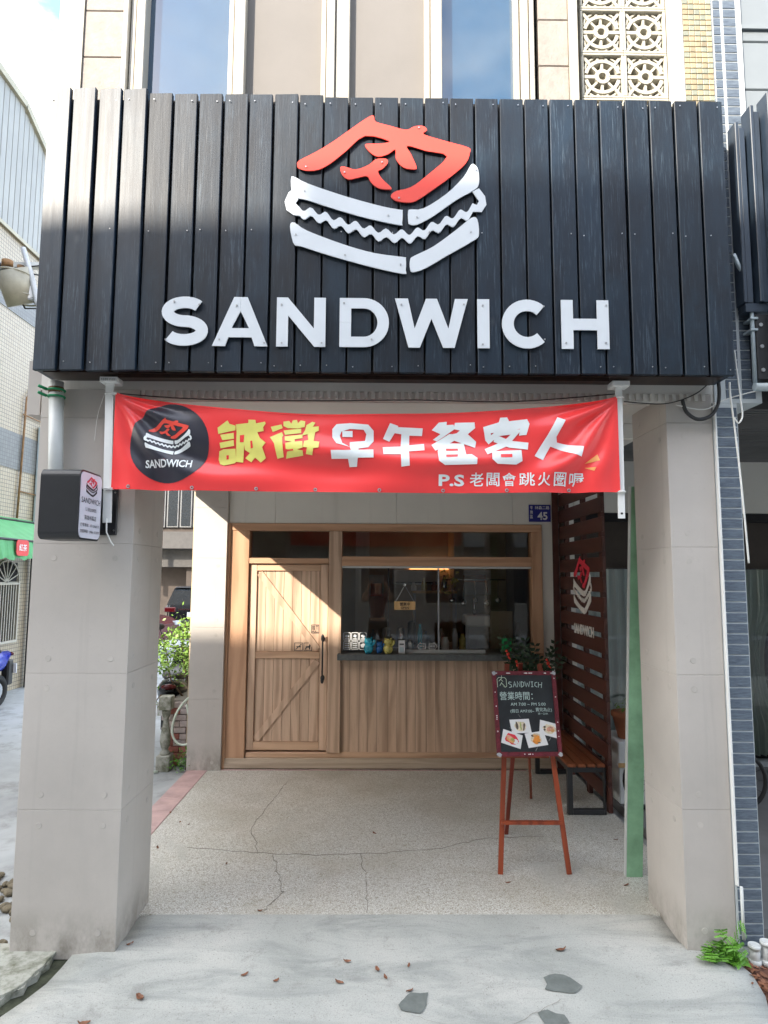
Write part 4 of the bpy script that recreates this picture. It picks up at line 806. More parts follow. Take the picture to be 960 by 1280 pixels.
# ---- interior
rm = thing('kitchen_room', 'dim kitchen room seen through the serving window', 'room', (0, 7.5, 0))
for nm, mt, a in (('back_wall', 'room', (-1.9, 2.0, 9.0, 9.1, 0, 2.8)), ('floor', 'greyb', (-1.9, 2.0, 6.42, 9.0, -.02, .05)), ('side_wall', 'room', (-1.9, -1.8, 6.51, 9.0, .05, 2.8)), ('side_wall', 'greyb', (1.82, 1.92, 6.51, 9.0, .05, 2.8)), ('ceiling', 'room', (-1.9, 2.0, 6.51, 9.1, 2.8, 2.84)), ('partition', 'conc_warm', (-.30, -.12, 8.6, 8.99, .05, 2.8)), ('partition', 'room', (1.0, 1.12, 8.3, 8.99, .05, 2.8))): MB().box(*a).build(nm, mt, rm)
t = thing('kitchen_counter', 'steel kitchen worktop inside the shop', 'worktop', (.6, 8, .05)); MB().box(-.2, 1.8, 7.7, 8.25, .05, .95).build('cabinet', 'silver', t); MB().box(-.25, 1.81, 7.66, 8.28, .95, .99).build('worktop', 'silver', t)
t = thing('wall_shelf', 'shelf with ornaments on the wall inside the shop', 'shelf', (.9, 8.2, 1.7)); MB().box(.45, 1.0, 8.0, 8.25, 1.62, 1.65).build('shelf_board', 'plywood', t); MB().box(.46, .48, 8.0, 8.25, .99, 1.62).build('side_panel', 'silver', t); MB().box(.97, .99, 8.0, 8.25, .99, 1.62).build('side_panel', 'silver', t)
t = thing('air_conditioner', 'pale green air conditioner high on the wall inside', 'air conditioner', (.35, 8.9, 1.9)); MB().box(.2, .85, 8.75, 8.99, 1.72, 1.92, .01).build('case', 'pvc', t); MB().box(.24, .81, 8.745, 8.75, 1.735, 1.755).build('vent', 'black', t)
rr = random.Random(9)
for i in range(11):
    x = -.05 + i*.165 + rr.uniform(-.03, .03); h_ = rr.uniform(.14, .30); y = rr.uniform(7.75, 8.0); kind = rr.choice(('bottle', 'canister'))
    lab = ['tall clear bottle', 'white canister', 'silver kettle jar', 'dark sauce bottle'][i % 4]; mt = ['silver', 'card', 'chrome', 'black'][i % 4]
    o = MB().lathe((x, y, .991), [(.035, 0), (.04, .01), (.04, h_*.6), (.036, h_*.68), (.014, h_*.82), (.014, h_)] if kind == 'bottle' else [(.05, 0), (.052, .01), (.052, h_*.8), (.048, h_*.82), (.05, h_*.9), (.02, h_)]).build(kind, mt)
    o['label'] = lab + ' on the kitchen worktop, %s from the left' % ['first', 'second', 'third', 'fourth', 'fifth', 'sixth', 'seventh', 'eighth', 'ninth', 'tenth', 'last'][i]; o['category'] = kind; o['group'] = 'containers on the kitchen worktop'
for i in range(7):
    x = 1.0+i*.11 if i > 3 else .46+i*.13; y = 8.12 if i < 4 else 7.2
    z0 = 1.651 if i < 4 else .992
    if i > 3: x = 1.50+(i-4)*.10; z0 = 1.421 if False else .992; y = 7.72
    h_ = (.10, .16, .12, .20, .28, .22, .30)[i]
    o = MB().lathe((x, y, z0), [(.03, 0), (.036, .01), (.036, h_*.55), (.02, h_*.75), (.016, h_)]).build('jar', ['card', 'caty', 'terracotta', 'chrome', 'cat', 'card', 'silver'][i])
    o['label'] = ['short white jar', 'gold jar', 'terracotta jar', 'steel jar', 'turquoise jar', 'white slim jar', 'tall silver jar'][i] + (' on the wall shelf inside' if i < 4 else ' at the right end of the kitchen worktop'); o['category'] = 'jar'; o['group'] = 'jars inside the shop'
for k_, (x, z, w_, h_, mt, lab) in enumerate(((-.95, 1.6, .3, .42, 'card', 'white menu poster on the back wall seen near the door'), (-.02, 1.55, .22, .6, 'curtain', 'pale blue poster on the back wall left of the air conditioner'), (1.35, 1.75, .5, .34, 'card', 'wide white notice on the back wall at right'), (.80, 1.98, .7, .10, 'lamp', 'dim orange strip lamp on the back wall of the kitchen'))):
    t = thing('wall_poster', lab, 'poster', (x, 8.95, z)); MB().box(x-w_/2, x+w_/2, 8.97, 8.985, z-h_/2, z+h_/2).build('sheet', mt, t)
    if k_ < 3: MB().box(x-w_*.36, x+w_*.36, 8.965, 8.969, z, z+h_*.3).build('printed_block', 'terracotta', t)
for i, (x, h_, r_, mt, lab) in enumerate(((.34, .10, .035, 'chrome', 'short steel cup just inside the glass left of the arrow stickers'), (.70, .13, .04, 'card', 'stack of white paper cups just inside the glass right of the arrow stickers'), (.80, .22, .03, 'silver', 'tall steel thermos right of the white paper cups'), (.88, .16, .035, 'caty', 'yellow sauce bottle right of the tall thermos'), (.44, .26, .025, 'cat', 'slim turquoise bottle behind the left arrow sticker'))):
    o = MB().lathe((x, 6.62, 1.085), [(r_*.9, 0), (r_, .01), (r_, h_*.7), (r_*.6, h_*.85), (r_*.55, h_)]).build('cup', mt); o['label'] = lab; o['category'] = 'cup'; o['group'] = 'cups and bottles on the inner ledge'
t = thing('hanging_utensils', 'row of steel ladles hanging from a rail inside the right half of the window', 'utensils', (1.1, 7.2, 1.8)); MB().cyl((.75, 7.2, 1.80), (1.45, 7.2, 1.80), .008, 8).build('rail', 'chrome', t)
for i in range(5): x = .84+i*.13; MB().tube([(x, 7.19, 1.80), (x, 7.18, 1.60-.03*(i % 2))], .006, 6).ell((x, 7.18, 1.57-.03*(i % 2)), .035, .02, .03).build('ladle', 'chrome', t)
t = thing('drink_machine', 'white and steel drink machine at the right inside the window', 'machine', (1.15, 7.1, 1.1)); MB().box(.98, 1.2, 6.9, 7.15, 1.09-.6, 1.30, .01).build('body', 'silver', t); MB().box(.95, 1.23, 6.88, 7.17, 1.30, 1.42, .015).build('head', 'card', t); MB().tube([(1.05, 6.92, 1.42), (1.05, 6.92, 1.6)], .012, 8).build('lever', 'chrome', t)
t = thing('grey_board', 'upright grey-brown board leaning inside the right end of the window', 'board', (1.35, 6.8, 1.05)); MB().box(1.20, 1.44, 6.80, 6.82, 1.03, 1.47, .003).build('sheet', 'beige', t)
t = thing('gold_leaf_decoration', 'glittering gold ornament hanging inside the upper right of the window', 'decoration', (.72, 6.9, 1.8)); b = MB(); 
for i in range(60):
    a = rr.uniform(0, 6.28); r0 = rr.uniform(.03, .13); p = Vector((.78+r0*math.cos(a), 6.95+rr.uniform(-.04, .04), 1.78+r0*math.sin(a)*1.1)); q = Vector((rr.uniform(-.03, .03), rr.uniform(-.01, .01), rr.uniform(-.03, .03))); w_ = Vector((rr.uniform(-.012, .012), .01, rr.uniform(-.012, .012))); b.quad(p-q, p+w_, p+q, p-w_)
b.build('gold_leaves', 'caty', t)
# ================================================================== EASEL AND CHALKBOARD
es = thing('easel', 'orange-brown wooden easel standing on the terrazzo in front of the counter', 'easel', (.99, 4.2, 0))
MB().bar((.762+.012, 4.13, .0), (.868, 4.30, 1.262), .030, .018).build('leg', 'easel', es); MB().bar((1.216-.012, 4.13, .0), (1.085, 4.30, 1.262), .030, .018).build('leg', 'easel', es)
MB().bar((1.02-.085, 4.80-.06, .0), (.965, 4.325, 1.262), .026, .018).build('leg', 'easel_back', es)
MB().bar((.79, 4.150, .300), (1.170, 4.150, .300), .018, .030).build('crossbar', 'easel', es); MB().bar((.84, 4.23, .690), (1.115, 4.23, .690), .03, .03).build('crossbar', 'easel', es)
x_, y_ = PG(664, 998); MB().bar((x_, y_, .003), (1.00, 4.34, 1.15), .018, .014).build('back_strut', 'easel', es)
cb = thing('chalkboard', 'chalkboard menu in a worn dark red frame with four food photos, resting on the easel', 'chalkboard', (.96, 4.2, .70))
O_ = Vector((.765, 4.150, .705)); U_ = Vector((.412, 0, .002)).normalized(); V_ = Vector((-.014, .075, .50)).normalized(); N_ = U_.cross(V_); N_ = -N_ if N_.y > 0 else N_
cf = plane(O_, U_, V_, N_); BW, BH = .415, .525
MB().poly([(.02, .02), (BW-.02, .02), (BW-.02, BH-.02), (.02, BH-.02)], .010, cf, 0).build('board', 'board', cb)
for P in ([(0, 0), (BW, 0), (BW, .026), (0, .026)], [(0, BH-.026), (BW, BH-.026), (BW, BH), (0, BH)], [(0, .0265), (.026, .0265), (.026, BH-.0265), (0, BH-.0265)], [(BW-.026, .0265), (BW, .0265), (BW, BH-.0265), (BW-.026, BH-.0265)]): MB().poly(P, .020, cf, -.002).build('frame', 'bframe', cb)
for i, (u, v) in enumerate(((.012, .012), (BW-.012, .012), (.012, BH-.012), (BW-.012, BH-.012))): MB().poly(wobble_poly(u, v, .014, .012, 10, .35, i), .002, cf, .0185).build('corner_tape', 'silver', cb)
b = MB(); rr = random.Random(3)
for i in range(26):
    s_ = rr.choice(((rr.uniform(.02, BW-.02), BH-.013), (rr.uniform(.02, BW-.02), .013), (.013, rr.uniform(.03, BH-.03)), (BW-.013, rr.uniform(.03, BH-.03)))); b.poly(wobble_poly(*s_, rr.uniform(.003, .014) if s_[1] > BH-.03 else .004, .0035, 7, .3, i), .0006, cf, .0181)
b.build('worn_paint', 'card', cb)['kind'] = 'stuff'
def chalk(strokes, mat='chalk', w=.0035): 
    b = MB()
    for i, P in enumerate(strokes): b.poly(rib_poly(P, w), .0004, cf, .0103 + (i % 5)*.00012)
    b.build('chalk_writing', mat, cb)
def kb(x, y): return ((x-25)/(860-25)*BW*(1 if True else 1) , BH*(1-(y-30)/(1140-30)))
K = lambda *pts: [kb(*p) for p in pts]
chalk([K((90, 245), (88, 140), (110, 115), (190, 118), (208, 140), (210, 230), (190, 245), (170, 235)), K((150, 90), (148, 130), (110, 165)), K((130, 135), (165, 170)), K((148, 180), (120, 225)), K((145, 190), (180, 230))], 'chalkg')
chalk([K((275, 180), (245, 175), (235, 195), (270, 215), (275, 240), (240, 250)), K((295, 245), (315, 170), (335, 245)), K((302, 215), (330, 215)), K((350, 245), (352, 170), (385, 240), (388, 170)), K((405, 170), (405, 245), (435, 225), (435, 185), (405, 170)), K((450, 170), (465, 240), (482, 190), (500, 240), (515, 170)), K((530, 175), (560, 175)), K((545, 175), (545, 240)), K((530, 240), (560, 240)), K((615, 180), (585, 185), (578, 225), (610, 245)), K((630, 180), (625, 250)), K((630, 215), (670, 212)), K((675, 180), (662, 255))])
text('chalk_writing', '營業時間：', cf, (*[kb(110, 0)[0], kb(540, 0)[0]], kb(0, 415)[1], kb(0, 305)[1]), 'chalk', cb, 0, .0104)
text('chalk_writing', 'AM 7:00 ~ PM 5:00', cf, (kb(245, 0)[0], kb(700, 0)[0], kb(0, 490)[1], kb(0, 450)[1]), 'chalk', cb, 0, .0104)
text('chalk_writing', '(假日 AM7:00~', cf, (kb(235, 0)[0], kb(545, 0)[0], kb(0, 590)[1], kb(0, 535)[1]), 'chalk', cb, 0, .0104); text('chalk_writing', '賣完為止)', cf, (kb(565, 0)[0], kb(775, 0)[0], kb(0, 575)[1], kb(0, 515)[1]), 'chalk', cb, 0, .0104); text('chalk_writing', '週一公休', cf, (kb(590, 0)[0], kb(720, 0)[0], kb(0, 608)[1], kb(0, 582)[1]), 'chalk', cb, 0, .0104)
M['f_bread'] = simple('toast', (.66, .34, .12), .6, .3, 60); M['f_pink'] = simple('ham_pink', (.70, .35, .25), .6, .4, 60); M['f_green'] = simple('lettuce', (.35, .42, .12), .6, .3, 60); M['f_or'] = simple('orange_cheese', (.78, .28, .04), .5, .3, 50); M['f_pale'] = simple('pale_bread', (.72, .62, .45), .6, .3, 60); M['f_dk'] = simple('dark_plate', (.12, .09, .07), .6, .3, 60)
def photo(i, corners, blobs):
    C_ = [kb(*p) for p in corners]; b = MB().poly(C_, .0006, cf, .0118+i*.0009); o = b.build('food_photo', 'card', cb); cx = sum(p[0] for p in C_)/4; cy = sum(p[1] for p in C_)/4
    for k_, (mt, dx, dy, rx, ry, an) in enumerate(blobs):
        q = wobble_poly(0, 0, rx, ry, 14, .16, i*10+k_); a = R(an); q = [(cx+dx+x*math.cos(a)-y*math.sin(a), cy+dy+x*math.sin(a)+y*math.cos(a)) for x, y in q]
        MB().poly(q, .0001, cf, .0118+i*.0009+.0006+k_*.00018).build('printed_food', mt, o)
    MB().bar(cf(cx+.004, cy+ (.052 if i % 2 else -.048), .016), cf(cx-.010, cy+(.072 if i % 2 else -.070), .016), .004, .004).build('peg', 'chrome', o)
photo(1, [(212, 672), (465, 660), (490, 840), (235, 850)], [('f_pale', 0, 0, .036, .030, 0), ('f_dk', -.022, .002, .008, .026, 10), ('f_green', .002, 0, .005, .026, 5), ('f_dk', .022, -.002, .007, .024, -10), ('f_pale', .012, 0, .007, .022, 0)])
photo(2, [(610, 672), (862, 740), (830, 918), (585, 850)], [('f_pale', 0, 0, .042, .028, -15), ('f_dk', -.03, .014, .008, .007, 0), ('f_pink', .004, .002, .022, .016, 20), ('f_bread', .018, -.008, .012, .010, 0), ('f_dk', -.031, -.002, .007, .007, 0)])
photo(3, [(125, 790), (370, 875), (330, 1048), (85, 965)], [('inkred', 0, 0, .046, .030, -20), ('card', .022, -.016, .018, .015, 0), ('f_bread', -.008, -.002, .032, .018, -38), ('f_pink', -.016, .012, .018, .010, -30), ('f_green', .004, -.002, .011, .008, -30)])
photo(4, [(395, 850), (640, 815), (690, 995), (435, 1035)], [('f_pale', 0, .004, .034, .034, 0), ('f_dk', -.020, .022, .012, .007, 0), ('f_or', .002, -.008, .026, .022, 10), ('f_or', .006, .012, .020, .014, -20), ('f_bread', -.006, .022, .014, .008, 0), ('f_dk', .018, -.020, .010, .004, 0)])
# ================================================================== BENCH, SCREEN, PLANT
bc = thing('bench', 'low bench with black steel frame and red-brown slats against the slatted screen', 'bench', (1.66, 5.6, 0))
for nm, y in (('leg_frame', 5.115), ('leg_frame', 6.13)):
    b = MB()
    for a in ((1.49, 1.53, 0.003, .362), (1.775, 1.815-.025, .003, .362), (1.5305, 1.7745, .003, .043), (1.5305, 1.7745, .322, .362)): b.box(a[0], a[1], y-.02, y+.02, a[2], a[3], .003)
    b.build(nm, 'black', bc)
for x in (1.51, 1.775): MB().box(x-.014, x+.014, 5.136, 6.109, .325, .3615, .002).build('side_rail', 'black', bc)
for i in range(4): MB().box(1.492+i*.075, 1.492+i*.075+.066, 5.085, 6.17, .3625, .386, .003).build('seat_slat', 'bench', bc)
sc = thing('slatted_screen', 'dark brown slatted timber screen with small sandwich emblem at the right side of the arcade', 'screen', (1.81, 5.6, 0))
slm = unit_box('slat', 'slat', .020, 1.20, .122, .003); zs0 = 1.78
for i in range(-10, 6): piece('slat', slm, sc, (1.805 + .001*(i % 2), 5.645, zs0+i*.162))
for y in (5.16, 5.62, 6.12): MB().box(1.818, 1.852, y-.03, y+.03, .003, 2.70).build('upright', 'slat', sc)
MB().box(1.70-.0+.028, 1.79, 6.235, 6.25, .003, 2.70, .002).build('end_board', 'slat', sc)
ff = plane((1.794, 5.81, 0), (0, -1, 0), (0, 0, 1), (-1, 0, 0))
logo(sc, ff, .0, .50, 1.52, 2.02, 'inkred', 'cream_text', .004, .0015)
text('screen_lettering', 'SANDWICH', ff, (.0, .52, 1.335, 1.425), 'cream_text', sc, .02, .001, .004)
zp = thing('potted_plant', 'dark green glossy plant with red ornaments standing behind the chalkboard', 'plant', (1.42, 5.95, .386))
MB().lathe((1.42, 5.93, .387), [(.08, 0), (.09, .02), (.11, .22), (.12, .24), (.10, .245)]).build('pot', 'terracotta', zp)
rr = random.Random(21); bl = MB(); bs = MB()
for i in range(15):
    tx, tz = [(1.16, 1.26), (1.20, 1.12), (1.26, 1.24), (1.30, 1.20), (1.36, 1.25), (1.40, 1.16), (1.46, 1.20), (1.50, 1.08), (1.64, 1.22), (1.61, 1.14), (1.67, 1.10), (1.24, 1.03), (1.33, 1.08), (1.55, 1.02), (1.43, 1.02)][i]
    b0 = Vector((1.42+rr.uniform(-.04, .04), 5.93+rr.uniform(-.04, .04), .62)); e = Vector((tx, 5.95+rr.uniform(-.12, .08), tz)); mid = (b0+e)/2 + Vector(((e.x-b0.x)*.25, 0, .06))
    pts = [b0*(1-t)**2 + mid*2*t*(1-t) + e*t*t for t in [k_/9 for k_ in range(10)]]; bs.tube(pts, [.007*(1-.7*k_/9) for k_ in range(10)], 5)
    for k_ in range(2, 10):
        p = pts[k_]; d = (pts[k_]-pts[k_-1]).normalized()
        for s in (-1, 1):
            sd = d.cross(Vector((0, 1, 0))).normalized()*s; ln = .078*(1.1-.04*k_); tip = p + (sd*.8 + d*.6 + Vector((0, rr.uniform(-.4, .4), 0))).normalized()*ln; wv = (tip-p).cross(Vector((0, 1, .3))).normalized()*ln*.30
            bl.quad(p, (p+tip)/2+wv+Vector((0, -.004, 0)), tip, (p+tip)/2-wv+Vector((0, -.004, 0)))
bl.build('foliage', 'leaf', zp); bs.build('stems', 'leaf', zp)
for p in ((1.19, 5.84, 1.135), (1.27, 5.80, 1.045), (1.55, 5.82, 1.06)): MB().ell(p, .017, .015, .018).ell((p[0]-.012, p[1], p[2]+.03), .012, .012, .012).tube([(p[0], p[1]-.01, p[2]-.02), (p[0]+.02, p[1]-.01, p[2]-.045)], [.010, .004], 6).build('ornament', 'ornament', zp)
gp = thing('green_post', 'tall green painted steel plank leaning behind the right front pillar', 'post', (1.59, 4.1, 0))
MB().bar((1.597, 4.10, .002), (1.612, 3.86, 2.40), .098, .022).build('face', 'green', gp); MB().bar((1.544, 4.106, .002), (1.559, 3.866, 2.40), .006, .030).build('edge_strip', 'pvc', gp)
# ---- small bicycle and pot of the neighbour
by = thing('bicycle', 'small black bicycle with white panels parked behind the green post', 'bicycle', (2.1, 4.95, .01)); 
for x in (2.17, 2.86): 
    w_ = MB().torus((x, 5.15, .245), .215, .016, 'Y', 32, 8).build('wheel', 'rubber', by); b = MB()
    for i in range(14): a = i*math.pi/7; b.tube([(x, 5.15, .245), (x+.20*math.cos(a), 5.15, .245+.20*math.sin(a))], .0016, 4)
    b.cyl((x, 5.12, .245), (x, 5.18, .245), .016, 8); b.build('spokes', 'chrome', w_)
MB().tube([(2.17, 5.15, .245), (2.27, 5.15, .62), (2.30, 5.15, .72)], .013, 6).tube([(2.26, 5.15, .55), (2.50, 5.15, .26), (2.86, 5.15, .245), (2.62, 5.15, .56), (2.26, 5.15, .56)], .013, 6).build('frame', 'black', by)
MB().tube([(2.28, 4.95, .76), (2.30, 5.15, .72), (2.28, 5.35, .76)], .011, 6).build('handlebar', 'black', by); MB().ell((2.64, 5.15, .64), .11, .06, .03).build('saddle', 'black', by)
t = thing('white_crate', 'white crate standing behind the bicycle wheel', 'crate', (2.15, 5.4, .01)); b = MB().box(1.97, 2.5, 5.30, 5.7, .011, .50, .008); b.build('box', 'white', t); MB().box(1.965, 2.505, 5.293, 5.299, .30, .335).build('brown_strip', 'plywood', t)
t = thing('orange_flower_pot', 'terracotta pot with small leaves on the white crate', 'flower pot', (2.12, 5.45, .50)); MB().lathe((2.12, 5.45, .501), [(.09, 0), (.13, .17), (.14, .175), (.14, .21), (.12, .215)]).build('pot', 'terracotta', t)
b = MB(); rr = random.Random(8)
for i in range(90): p = Vector((2.12+rr.gauss(0, .06), 5.45+rr.gauss(0, .05), .73+abs(rr.gauss(0, .05)))); q = Vector((rr.uniform(-.02, .02), rr.uniform(-.02, .02), rr.uniform(-.01, .02))); w_ = q.cross(Vector((0, 0, 1)))*.5+Vector((.004, 0, 0)); b.quad(p-q, p+w_, p+q, p-w_)
b.build('foliage', 'leaf2', t)
# ================================================================== RIGHT NEIGHBOUR
nb = thing('neighbour_shop', 'neighbouring shop on the right with dark lintel, glass front and pale curtains', 'building', (5, 6.4, 0))
Q = lambda nm, mt, *a, **k_: MB().box(*a, **k_).build(nm, mt, nb)
Q('party_wall', 'conc_warm', 1.855, 1.95, 6.26, 9.1, 0, 2.84)
Q('lintel', 'darkwall', 1.96, 9, 6.45, 6.6, 1.93, 2.48); Q('lintel', 'darkgap', 1.96, 9, 6.30, 6.449, 2.40, 2.48)
for i in range(6): Q('wall_panel', 'conc_warm', 1.952+i*1.2, 1.952+i*1.2+1.196, 6.25, 6.55, 2.4805, 2.998, bev=.002)
for i in range(5): Q('window_pane', 'glass', 2.0+i*1.35, 2.0+i*1.35+1.30, 6.36, 6.366, .06, 1.929); Q('window_frame', 'silver', 1.95+i*1.35, 2.0+i*1.35-.001, 6.33, 6.40, .012, 1.929)
Q('sill', 'silver', 1.96, 9, 6.32, 6.42, .011, .06)
def curtain(x0, x1, mat, amp, seed, tie=None):
    rr = random.Random(seed); b = MB(); n_ = 90; A = [rr.uniform(0, 6) for _ in range(4)]; rows = []
    for j in range(14):
        z = .07 + (1.92-.07)*j/13; row = []
        for i in range(n_+1):
            x = x0+(x1-x0)*i/n_; pin = 0
            if tie: d = (z-tie[1])/.55; pin = max(0, 1-d*d)**.7 if abs(d) < 1 else 0; x = x + (tie[0]-x)*.55*pin
            row.append(b.bm.verts.new((x, 6.50+amp*math.sin(i*.55+A[0])+amp*.6*math.sin(i*.23+A[1]+z), z)))
        rows.append(row)
    for P, O2 in zip(rows, rows[1:]):
        for i in range(n_): b.bm.faces.new((P[i], P[i+1], O2[i+1], O2[i])).smooth = True
    b.build('curtain', mat, nb)
curtain(1.98, 2.75, 'curtain', .022, 1); curtain(2.80, 3.62, 'curtain', .022, 2); curtain(3.60, 4.1, 'curtain2', .03, 3, (3.75, .95)); curtain(4.1, 5.2, 'curtain2', .03, 4)
Q('dark_room', 'darkgap', 1.96, 9, 6.62, 6.7, 0, 2.4)
Q('ceiling', 'greyb', 1.96, 9, 3.40, 6.30, 3.0, 3.1)
b = MB()
for i in range(44): b.box(2.0, 9, 3.42+i*.06, 3.455+i*.06, 2.985, 3.0)
b.build('ceiling_ribs', 'greyb', nb)['kind'] = 'stuff'
Q('front_beam', 'darkgap', 2.095, 9, 3.36, 3.50, 2.80, 2.99)
for i in range(9): Q('cladding_board', 'metalwall', 2.094, 9, 3.37+.0*i, 3.44, 4.05+i*.30, 4.05+i*.30+.296, bev=.006)
Q('cladding_trim', 'metalwall', 2.0935, 9, 3.355, 3.369, 5.02, 5.045)
ns = thing('neighbour_signboard', 'dark blue-black steel framed signboard of the right neighbour, cut by the photo edge', 'sign', (2.6, 3.3, 2.9))
for (xa_, xb_, y0, y1, zt) in ((1.966, 1.985, 3.255, 3.335, 4.36), (1.986, 2.02, 3.26, 3.33, 4.33), (2.045, 2.065, 3.24, 3.33, 4.45), (2.066, 2.10, 3.25, 3.33, 4.42), (2.118, 3.8, 3.20, 3.30, 4.50)):
    MB().box(xa_, xb_, y0, y1, 2.96 if xa_ > 2.1 else 3.32, zt, .003).build('frame_post' if xa_ < 2.1 else 'panel', 'navy', ns)
MB().box(1.975, 2.60, 3.262, 3.33, 3.27, 3.319, .002).build('frame_foot', 'navy', ns)
MB().box(2.03, 2.6, 3.27, 3.34, 2.90, 3.26, .003).build('lower_panel', 'black', ns)
for z in (3.20, 3.08, 2.95): piece('bolt', MB_b if False else sc_, ns, (2.055, 3.27, z), sc=(2.4, 2, 2.4))
t = thing('conduit', 'blue-grey electrical conduit bending down beside the right end of the black sign', 'pipe', (1.95, 3.3, 2.8))
pth = [(*PXY(px, py, 3.28),) for px, py in ((917, 318), (924, 334), (936, 350), (938, 362), (940, 400), (944, 482))]
MB().tube([(p[0], 3.28, p[1]) for p in pth], .011, 10).build('pipe', 'conduit', t)
for i in (0, 1):
    p = PXY(941, 399+i*14, 3.28); MB().box(p[0]-.020, p[0]+.020, 3.262, 3.34, p[1]-.006, p[1]+.006, .002).build('clip', 'conduit', t)
p = PXY(943, 484, 3.25); MB().cyl((p[0], 3.25, p[1]), (p[0]+1.5, 3.25, p[1]+.03), .022, 12).build('pipe', 'conduit', t)
def cable(name, pts, r, mat, label, cat='cable', group=None, Y=3.28, sm=True):
    P = [(*PXY(px, py, Y+(pt[0] if pt else 0)),) for px, py, *pt in pts]; P3 = []
    q = catmull(P, 5, False) if sm else P
    o = MB().tube([(a, Y, b_) for a, b_ in q], r, 6).build(name, mat); o['label'] = label; o['category'] = cat
    if group: o['group'] = group
    return o
cable('cable_loop', [(853, 500), (858, 515), (872, 524), (888, 520), (897, 507), (899, 492), (898, 478)], .010, 'cable', 'thick black cable loop hanging below the right corner of the sign', Y=3.30)
cable('cable', [(780, 502), (820, 505), (845, 502), (870, 492), (885, 480)], .003, 'cable', 'thin black cable along the top of the right pillar', Y=3.33)
cable('cable', [(150, 492), (250, 499), (400, 501), (520, 500), (640, 502), (775, 492)], .003, 'cable', 'thin cable sagging along the soffit behind the top of the banner', Y=3.31)
cable('cable', [(845, 506), (880, 512), (905, 500), (940, 490), (965, 486)], .003, 'rope', 'thin white cable running right from the right pillar top', Y=3.30)
cable('rope', [(912, 478), (913, 495), (919, 540), (926, 600), (932, 660), (936, 704)], .005, 'rope', 'long white rope hanging from the right corner of the black sign', 'rope', Y=3.26)
cable('rope', [(918, 438), (922, 470), (926, 500), (928, 520), (923, 529), (918, 522)], .004, 'rope', 'short white cable hook hanging beside the long rope', 'rope', Y=3.24)
cable('rope', [(130, 494), (122, 520), (118, 552)], .0018, 'rope', 'thin pull string with a ring hanging on the left pillar', 'string', Y=3.30)
t = thing('small_drain_pipes', 'pair of short grey-white drain pipes at the foot of the tiled column', 'pipe', (1.9, 3.28, -.05))
for x, h_ in ((1.865, .05), (1.925, .065)): b = MB().cyl((x, 3.29, -.06), (x, 3.29, h_), .024, 14).cyl((x, 3.29, -.05), (x, 3.29, -.02), .029, 14).cyl((x, 3.29, h_-.02), (x, 3.29, h_-.003), .029, 14); b.build('pipe', 'pvc', t)
MB().cyl((1.834, 3.325, .05), (1.834, 3.325, .30), .008, 8).build('pipe', 'pvc', t)
# ================================================================== WEED + LITTER
wd = thing('fern_weed', 'bright green fern weed growing at the foot of the right front pillar', 'weed', (1.70, 3.27, -.05)); rr = random.Random(14); bl = MB()
for i in range(26):
    a = rr.uniform(math.pi*.9, math.pi*2.15); b0 = Vector((1.70+rr.uniform(-.05, .07), 3.28+rr.uniform(-.03, .03), -.05)); ln = rr.uniform(.06, .15); hgt = rr.uniform(.04, .13)*(1.7 if i % 7 == 0 else 1)
    d = Vector((math.cos(a)*.7, math.sin(a)*.35, 0)); pts = [b0 + d*ln*t + Vector((0, 0, hgt*math.sin(t*2.0))) for t in [k_/8 for k_ in range(9)]]; bl.tube(pts, .0012, 4)
    for k_ in range(2, 9):
        for s in (-1, 1):
            f_ = (pts[k_]-pts[k_-1]).normalized(); sd = Vector((-f_.y, f_.x, .25)).normalized()*s
            for m_ in range(3):
                p = pts[k_]+sd*.010*m_; tip = p + (sd+f_*.8).normalized()*.016; wv = f_.cross(sd).normalized().cross(tip-p).normalized()*.005; bl.quad(p, (p+tip)/2+wv, tip, (p+tip)/2-wv)
bl.build('fronds', 'leaf3', wd)
def leafmesh(sd, l=.042, w=.020):
    rr = random.Random(sd); b = MB(); n_ = 6; L_ = []
    for i in range(n_+1):
        t = i/n_; x = (t-.5)*l; ww = w*math.sin(math.pi*min(.98, t*.9+.06))*rr.uniform(.8, 1.1); z = .004*(t-.5)**2*6*rr.uniform(.2, 1.6)
        L_.append((b.bm.verts.new((x, -ww/2, z+.003)), b.bm.verts.new((x, 0, z)), b.bm.verts.new((x, ww/2, z+.005))))
    for A, B2 in zip(L_, L_[1:]): b.bm.faces.new((A[0], A[1], B2[1], B2[0])); b.bm.faces.new((A[1], A[2], B2[2], B2[1]))
    b.bm.faces.ensure_lookup_table(); me = b.mesh('dead_leaf'); me.materials.append(M['deadleaf']); return me
lms = [leafmesh(i) for i in range(4)]
